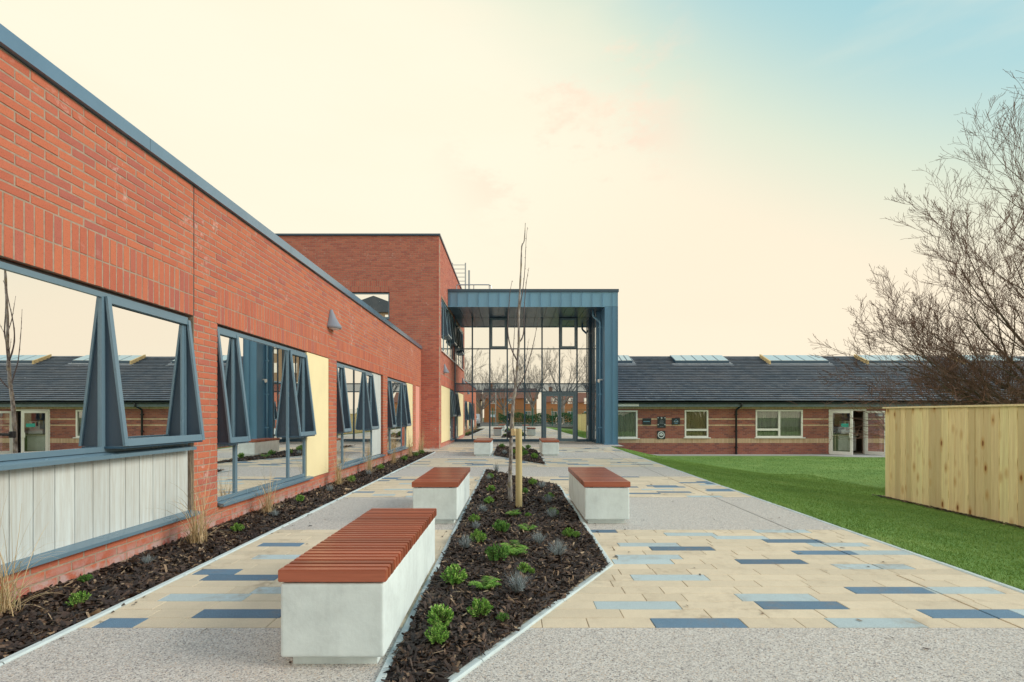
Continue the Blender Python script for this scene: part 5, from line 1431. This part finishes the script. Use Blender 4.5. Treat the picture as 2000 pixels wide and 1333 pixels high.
# ================================================================ bare trees
def bare_tree(seed, limbs, r0, spread, lens, kids, height_bias, trunk_h, trunk_r, lean=(0,0,0), minr=.0025, dirs=None, n0=0, tr_up=.11):
    g = random.Random(seed); T = MB(); B = MB(); W = MB()
    def branch(p, d, ln, r, lev):
        nseg = (7, 6, 5, 4, 3)[lev]; pts = [p.copy()]; rad = [r]; q = p.copy(); dd = d.copy()
        for i in range(nseg):
            j = Vector((g.gauss(0,1), g.gauss(0,1), g.gauss(0,1)))*(.05, .075, .11, .15, .16)[lev]
            dd = (dd+j+Vector((0,0,tr_up*(1+.3*lev)))).normalized(); q = q+dd*(ln/nseg); pts.append(q.copy()); rad.append(max(minr, r*(1-.93*((i+1)/nseg)**.85)))
        (T if lev == 0 else B if lev <= 1 else W).tube(pts, rad, (7, 5, 4, 3, 3)[lev], cap=False)
        if lev >= len(kids): return
        k = kids[lev]
        for c in range(k):
            t_ = .22+.76*(c+g.random()*.7)/k; f = t_*nseg; i = min(int(f), nseg-1); pp = pts[i].lerp(pts[i+1], f-i); da = (pts[i+1]-pts[i]).normalized()
            o = da.orthogonal().normalized(); o.rotate(Matrix.Rotation(g.uniform(0, 6.28), 3, da)); an = g.uniform(.32, .80)
            nd = (da*math.cos(an)+o*math.sin(an)).normalized()
            branch(pp, nd, ln*lens*g.uniform(.7, 1.15)*(1.12-.45*t_), max(minr, rad[i]*.55), lev+1)
    base = Vector((0,0,0)); top = Vector((0,0,trunk_h))+Vector(lean)*trunk_h
    T.tube([base-Vector((0,0,.4)), base, (base+top)*.5, top], [trunk_r*1.35, trunk_r*1.15, trunk_r, trunk_r*.8], 9)
    for i in range(limbs):
        g.seed(seed*1000+i)
        if dirs and i < len(dirs): d = Vector(dirs[i][:3]); ln = dirs[i][3]
        else:
            a = 6.28*i/limbs+g.uniform(-.35,.35); e = g.uniform(*height_bias); d = Vector((math.cos(a)*math.cos(e), math.sin(a)*math.cos(e), math.sin(e))); ln = spread*g.uniform(.8, 1.15)
        branch(base.lerp(top, g.uniform(.55, 1.0)), d.normalized(), ln, r0*g.uniform(.75, 1.1), 0)
    return T, B, W
def tree_thing(name, label, cat, loc, res, mats, group=None, mb=False):
    o = thing(name, label, cat, loc, group)
    for nm, m, mt in (('trunk', res[0], mats[0]), ('branches', res[1], mats[1]), ('twigs', res[2], mats[2])):
        if not m.v: continue
        me = bpy.data.meshes.new(nm); me.from_pydata([tuple(v) for v in m.v], [], m.f); me.materials.append(mt)
        me.polygons.foreach_set('use_smooth', [True]*len(me.polygons))
        c = bpy.data.objects.new(nm, me); COL.objects.link(c); c.parent = o
        if nm != 'trunk': c['kind'] = 'stuff'
    return o
dirs = [(-.95,-.1,.10,5.0), (-.95,.15,.22,5.2), (-.90,-.2,.38,5.4), (-.82,.2,.55,5.0), (-.72,-.1,.75,5.2), (-.55,.25,.9,6.0), (-.42,-.3,1,6.8), (-.26,.1,1,7.6), (-.12,-.2,1,7.8), (.3,.1,1,6.2), (.7,0,.7,5.5), (-.97,.0,-.06,4.2), (-.8,-.5,.28,4.8), (-.75,.5,.42,4.9), (-.9,.05,.30,5.3), (-.6,-.4,.62,5.0)]
res = bare_tree(5, len(dirs), .085, 5, .55, (8, 6, 5, 4), (.4, 1.2), 1.5, .20, (-.15,0,0), .0034, dirs, tr_up=.06)
tree_thing('bare_tree', 'large bare spreading tree behind the board fence at the right', 'tree', (14.3, 11.6, -.5), res, (MT['bark'], MT['bark'], MT['twig']))
# arching thorny shrub below it
g = random.Random(8); m = MB(); m2 = MB(); lv = MB()
for i in range(190):
    x, yv = g.uniform(9.4, 14.5), g.uniform(10.6, 12.4); a = g.uniform(2.2, 4.1) if g.random() < .75 else g.uniform(0, 6.28); L_ = g.uniform(1.2, 3.0); H = g.uniform(1.4, 2.9)*(.8+.25*(x-9.4)/5); p = []
    for k in range(7):
        t_ = k/6; p.append(Vector((x+math.cos(a)*L_*t_**1.6, yv+math.sin(a)*.5*L_*t_**1.6, -.45+H*math.sin(t_*g.uniform(1.7, 2.1)))))
    (m if i % 3 else m2).tube(p, [.008*(1-.75*k/6) for k in range(7)], 4, cap=False)
    for k in range(2, 7):
        for _ in range(2):
            d = Vector((g.gauss(-.4,1), g.gauss(0,.8), g.gauss(.3,.7))).normalized(); e = p[k]+d*g.uniform(.12,.4); m.tube([p[k], (p[k]+e)*.5+Vector((0,0,.03)), e], [.004,.003,.0018], 3, cap=False)
sh = thing('thorn_shrub', 'tangled bare shrub with reddish arching stems behind the fence, under the tree', 'shrub', (0,0,0))
for nm, q, mt in (('stems', m, MT['twig_red']), ('old_stems', m2, MT['bark'])): q.build(nm, mt, sh, kind='stuff', center=False, recalc=False)
for i in range(650):
    x = 13.1+g.gauss(0, .75); z = 1.9+g.gauss(0, .55); yv = 11.2+g.gauss(0, .35)
    if x > 11.6+.6*abs(z-1.9):
        a = Vector((g.gauss(0,1), g.gauss(0,1), g.gauss(0,1))).normalized(); b = a.orthogonal().normalized(); s = g.uniform(.02, .045); c = Vector((x, yv, z)); lv.add([c-a*s, c+b*s*.7, c+a*s, c-b*s*.7], [(0,1,2,3)])
iv = thing('ivy', 'patch of green ivy leaves climbing the lower limbs of the bare tree', 'ivy', (0,0,0)); lv.build('leaves', MT['leaf_ivy'], iv, kind='stuff', center=False, recalc=False)

# ================================================================ behind the camera: what the glass shows
resA = bare_tree(21, 8, .13, 6.5, .50, (6, 5, 4), (.6, 1.3), 3.2, .22, (0,0,0), .009, tr_up=.06); resB = bare_tree(22, 9, .12, 6.0, .52, (6, 5, 4), (.55, 1.25), 2.8, .20, (0,0,0), .009, tr_up=.06)
tA = tree_thing('bare_tree', 'tall bare tree behind the houses, mirrored at the left of the entrance glass', 'tree', (-9.5, -34, 0), resA, (MT['twig_far'],)*3, 'bare trees mirrored in the entrance glass')
tB = tree_thing('bare_tree', 'bare tree behind the houses, mirrored above the entrance doors', 'tree', (3.4, -35, 0), resB, (MT['twig_far'],)*3, 'bare trees mirrored in the entrance glass')
tA.scale = (1.25,)*3; tB.scale = (1.3,)*3
for src, x, y, rz, s, lb in ((tA, -1.5, -38, 1.3, .8, 'bare tree mirrored in the middle of the entrance glass, behind the sapling'), (tA, 8.6, -36, 2.6, .95, 'bare tree mirrored in the entrance glass between doors and downpipe'), (tB, 14, -33, .7, 1.0, 'bare tree mirrored at the right edge of the entrance glass'), (tB, -5.5, -40, 2.2, .85, 'smaller bare tree mirrored above the orange houses')):
    c = copy_tree(src); c.location = (x, y, 0); c.rotation_euler = (0, 0, rz); c.scale = (s*1.28,)*3; c['label'] = lb
def house(x0, x1, y0, y1, hw, hr, mat, label):
    o = thing('brick_house', label, 'house', ((x0+x1)/2, (y0+y1)/2, -.03))
    m = MB(); m.box(x0, x1, y0, y1, -.03, hw); w = m.build('wall', mat, o)
    ym = (y0+y1)/2; m = MB(); e = .3
    m.add([(x0-e,y0-e,hw-.1),(x1+e,y0-e,hw-.1),(x1+e,y1+e,hw-.1),(x0-e,y1+e,hw-.1),(x0-e,ym,hw+hr),(x1+e,ym,hw+hr)], [(0,1,5,4),(2,3,4,5),(1,2,5),(3,0,4),(3,2,1,0)])
    r = m.build('roof', MT['roof_red'], o)
    m = MB(); m.box(x0+.8, x0+1.5, ym-.4, ym+.4, hw+hr-.6, hw+hr+1.1); m.build('chimney', mat, r)
    for z in (.9, 3.5):
        n = max(2, int((x1-x0)/2.6))
        for i in range(n):
            c = x0+(x1-x0)*(i+.5)/n; m = MB(); frame_ring(m, Plane((0, y1, 0), (1,0,0), (0,1,0)), c-.6, c+.6, z, z+1.2, -.02, .05, .09); m.box(c-.04, c+.04, y1, y1+.045, z+.09, z+1.11); f = m.build('window', MT['upvc'], o)
            m = MB(); m.box(c-.55, c+.55, y1+.002, y1+.012, z+.05, z+1.15); m.build('pane', MT['mirror'], f)
    return o
house(-5.4, 4.6, -53, -46, 4.6, 2.0, MT['orange_brick'], 'orange brick house mirrored behind the sapling in the entrance glass')
house(-15, -6.4, -55, -48, 4.4, 2.0, MT['cream_render'], 'cream house mirrored at the lower left of the entrance glass')
house(6.5, 16, -55, -48, 3.9, 2.0, MT['orange_brick'], 'brick house mirrored in the right hand entrance door')
tw = thing('gabled_tower', 'tall pale building with dark gable roof, mirrored in the upper window of the block', 'building', (-21, -34, -.03))
m = MB(); m.box(-25, -13.4, -40, -30, -.03, 15.6); m.build('wall', MT['brick_tan'], tw)
m = MB(); m.add([(-25.5,-40,15.4),(-12.9,-40,15.4),(-12.9,-29.6,15.4),(-25.5,-29.6,15.4),(-19,-40,17.6),(-19,-29.6,17.6)], [(0,3,5,4),(1,2,5,4),(2,3,5),(0,1,4),(0,1,2,3)]); m.build('roof', MT['tile'], tw)
for zz in (2, 5, 8, 11, 13.6):
    for xx in (-23.5, -20.5, -17.5): m = MB(); m.box(xx, xx+1.4, -29.99, -29.95, zz, zz+1.5); m.build('window', MT['mirror'], tw)
mf = thing('mesh_fence', 'green mesh panel fence mirrored in the lower entrance glass', 'fence', (4, -14.5, 0))
x = -2.5; k = 0
while x < 16:
    m = MB(); m.box(x-.05, x+.05, -14.55, -14.45, -.6, 2.25); m.build('post', MT['green_fence'], mf)
    m = MB()
    for i in range(26): m.box(x+.05+i*.093, x+.062+i*.093, -14.503, -14.497, 0, 2.1)
    for i in range(11): m.box(x+.05, x+2.45, -14.497, -14.485, .02+i*.2, .036+i*.2)
    m.build('mesh_panel', MT['green_fence'], mf, recalc=False); x += 2.5
g = random.Random(3); m = MB()
for i in range(9000):
    c = Vector((g.uniform(-1.8, 16), -16.2+g.gauss(0, .45), 0)); c.z = 1.45*math.sqrt(g.random())*(1+.15*math.sin(c.x*2.1)); a = Vector((g.gauss(0,1), g.gauss(0,1), g.gauss(0,1))).normalized(); b = a.orthogonal().normalized(); s = g.uniform(.05, .1); m.add([c-a*s, c+b*s*.7, c+a*s, c-b*s*.7], [(0,1,2,3)])
hd = thing('hedge', 'clipped green hedge mirrored behind the green mesh fence', 'hedge', (0,0,0)); m.build('leaves', MT['hedge'], hd, kind='stuff', center=False, recalc=False)
def vehicle(name, label, cat, x, y, ln, w, h, prof, mat):
    o = thing(name, label, cat, (x, y, -.03)); m = MB(); n = len(prof)
    vs = [(x-w/2, y+a*ln, .2+b*h) for a, b in prof]+[(x+w/2, y+a*ln, .2+b*h) for a, b in prof]
    m.add(vs, [tuple(range(n)), tuple(range(2*n-1, n-1, -1))]+[(i, (i+1)%n, n+(i+1)%n, n+i) for i in range(n)]); b = m.build('body', mat, o)
    for sx_ in (-1, 1):
        for a in (.2, .8):
            m = MB(); c = x+sx_*(w/2-.08); m.tube([(c-.1, y+a*ln, .30), (c+.1, y+a*ln, .30)], .33, 16); wl = m.build('wheel', MT['tyre'], o); m = MB(); m.tube([(c+sx_*.10, y+a*ln, .30), (c+sx_*.112, y+a*ln, .30)], .19, 12); m.build('rim', MT['galv'], wl)
    m = MB(); m.box(x-w*.40, x+w*.40, y+ln*.995, y+ln*1.003, .2+h*.58, .2+h*.86); m.build('window', MT['mirror'], o)
    for sx_ in (-.36, .36): m = MB(); m.box(x+sx_*w-.12, x+sx_*w+.12, y+ln-.02, y+ln+.012, .2+h*.30, .2+h*.40); m.build('headlight', MT['upvc'], o)
vehicle('yellow_van', 'yellow van mirrored low in the left part of the entrance glass', 'van', -7.4, -22, 4.8, 1.9, 2.0, [(0,0),(0,.95),(.06,1),(.98,1),(1.0,.95),(1.0,0)], MT['van'])
vehicle('parked_car', 'silver car mirrored beside the wing wall in the entrance glass', 'car', -5.0, -15.5, 4.1, 1.75, 1.25, [(0,.1),(0,.55),(.12,.6),(.25,1),(.62,1),(.78,.62),(.97,.52),(1,.4),(1,.1)], MT['car'])
lp = thing('lamp_post', 'slim pale lamp post mirrored in front of the orange house', 'lamp post', (-2.2, -17, 0)); m = MB(); m.tube([(-2.2,-17,-.03),(-2.2,-17,4.9),(-2.2,-16.9,5.1),(-2.2,-16.3,5.2)], [.07,.05,.045,.04], 8); m.build('pole', MT['galv'], lp); m = MB(); m.box(-2.3,-2.1,-16.5,-15.9,5.16,5.26); m.build('lamp_head', MT['white'], lp)

# photographer standing well behind the camera, seen only in the glass
pe = thing('person', 'person in dark clothes standing on the path, mirrored small in the entrance glass', 'person', (-.30, -7.5, .004))
def skin(name, vs, es, rs, mat, parent):
    me = bpy.data.meshes.new(name); me.from_pydata(vs, es, []); o = bpy.data.objects.new(name, me); COL.objects.link(o)
    md = o.modifiers.new('skin', 'SKIN'); md.use_smooth_shade = True
    for i, r in enumerate(rs): me.skin_vertices[0].data[i].radius = (r, r*.8 if i < 4 else r)
    me.skin_vertices[0].data[0].use_root = True
    s = o.modifiers.new('sub', 'SUBSURF'); s.levels = s.render_levels = 2
    dg = bpy.context.evaluated_depsgraph_get(); m2 = bpy.data.meshes.new_from_object(o.evaluated_get(dg)); bpy.data.objects.remove(o)
    m2.materials.clear(); m2.materials.append(mat); q = bpy.data.objects.new(name, m2); COL.objects.link(q); q.parent = parent; return q
vs = [(0,0,.95),(0,.01,1.12),(0,0,1.30),(0,0,1.44),(0,.01,1.52),(0,.015,1.62),(0,.01,1.72),
      (.10,0,.90),(.11,.01,.50),(.12,0,.09),(.13,.14,.04),(-.10,0,.90),(-.11,.01,.50),(-.12,0,.09),(-.13,.14,.04),
      (.19,0,1.42),(.24,-.02,1.14),(.20,.12,.96),(.18,.17,.90),(-.19,0,1.42),(-.24,-.02,1.14),(-.20,.12,.96),(-.18,.17,.90)]
es = [(0,1),(1,2),(2,3),(3,4),(4,5),(5,6),(0,7),(7,8),(8,9),(9,10),(0,11),(11,12),(12,13),(13,14),(3,15),(15,16),(16,17),(17,18),(3,19),(19,20),(20,21),(21,22)]
skin('body', vs, es, [.15,.14,.165,.11,.055,.095,.07,.10,.075,.05,.045,.10,.075,.05,.045,.07,.052,.042,.035,.07,.052,.042,.035], MT['navy'], pe)
m = MB(); m.lathe((-.30, -7.49, 1.50), [(0,-.0),(.06,.03),(.085,.10),(.092,.16),(.085,.22),(.05,.262),(0,.275)], 14); m.build('head', MT['skin'], pe, smooth=True)
m = MB(); m.lathe((-.30, -7.505, 1.50), [(.096,.15),(.10,.2),(.088,.25),(.05,.285),(0,.292)], 14); m.build('hair', MT['hair'], pe, smooth=True)
for s in (-1, 1):
    m = MB(); c = Vector((-.30+s*.18, -7.33, .90)); m.tube([c, c+Vector((0,.03,-.05)), c+Vector((-s*.01,.05,-.09))], [.035,.04,.03], 8)
    for i in range(4): m.tube([c+Vector((s*(-.03+.02*i),.045,-.085)), c+Vector((s*(-.03+.02*i),.06,-.13)), c+Vector((s*(-.03+.02*i),.045,-.16+.006*abs(i-1.5)))], [.011,.010,.007], 6)
    m.tube([c+Vector((-s*.035,.03,-.05)), c+Vector((-s*.06,.06,-.08)), c+Vector((-s*.055,.08,-.105))], [.012,.011,.008], 6)
    m.build('hand', MT['skin'], pe, smooth=True, recalc=False)
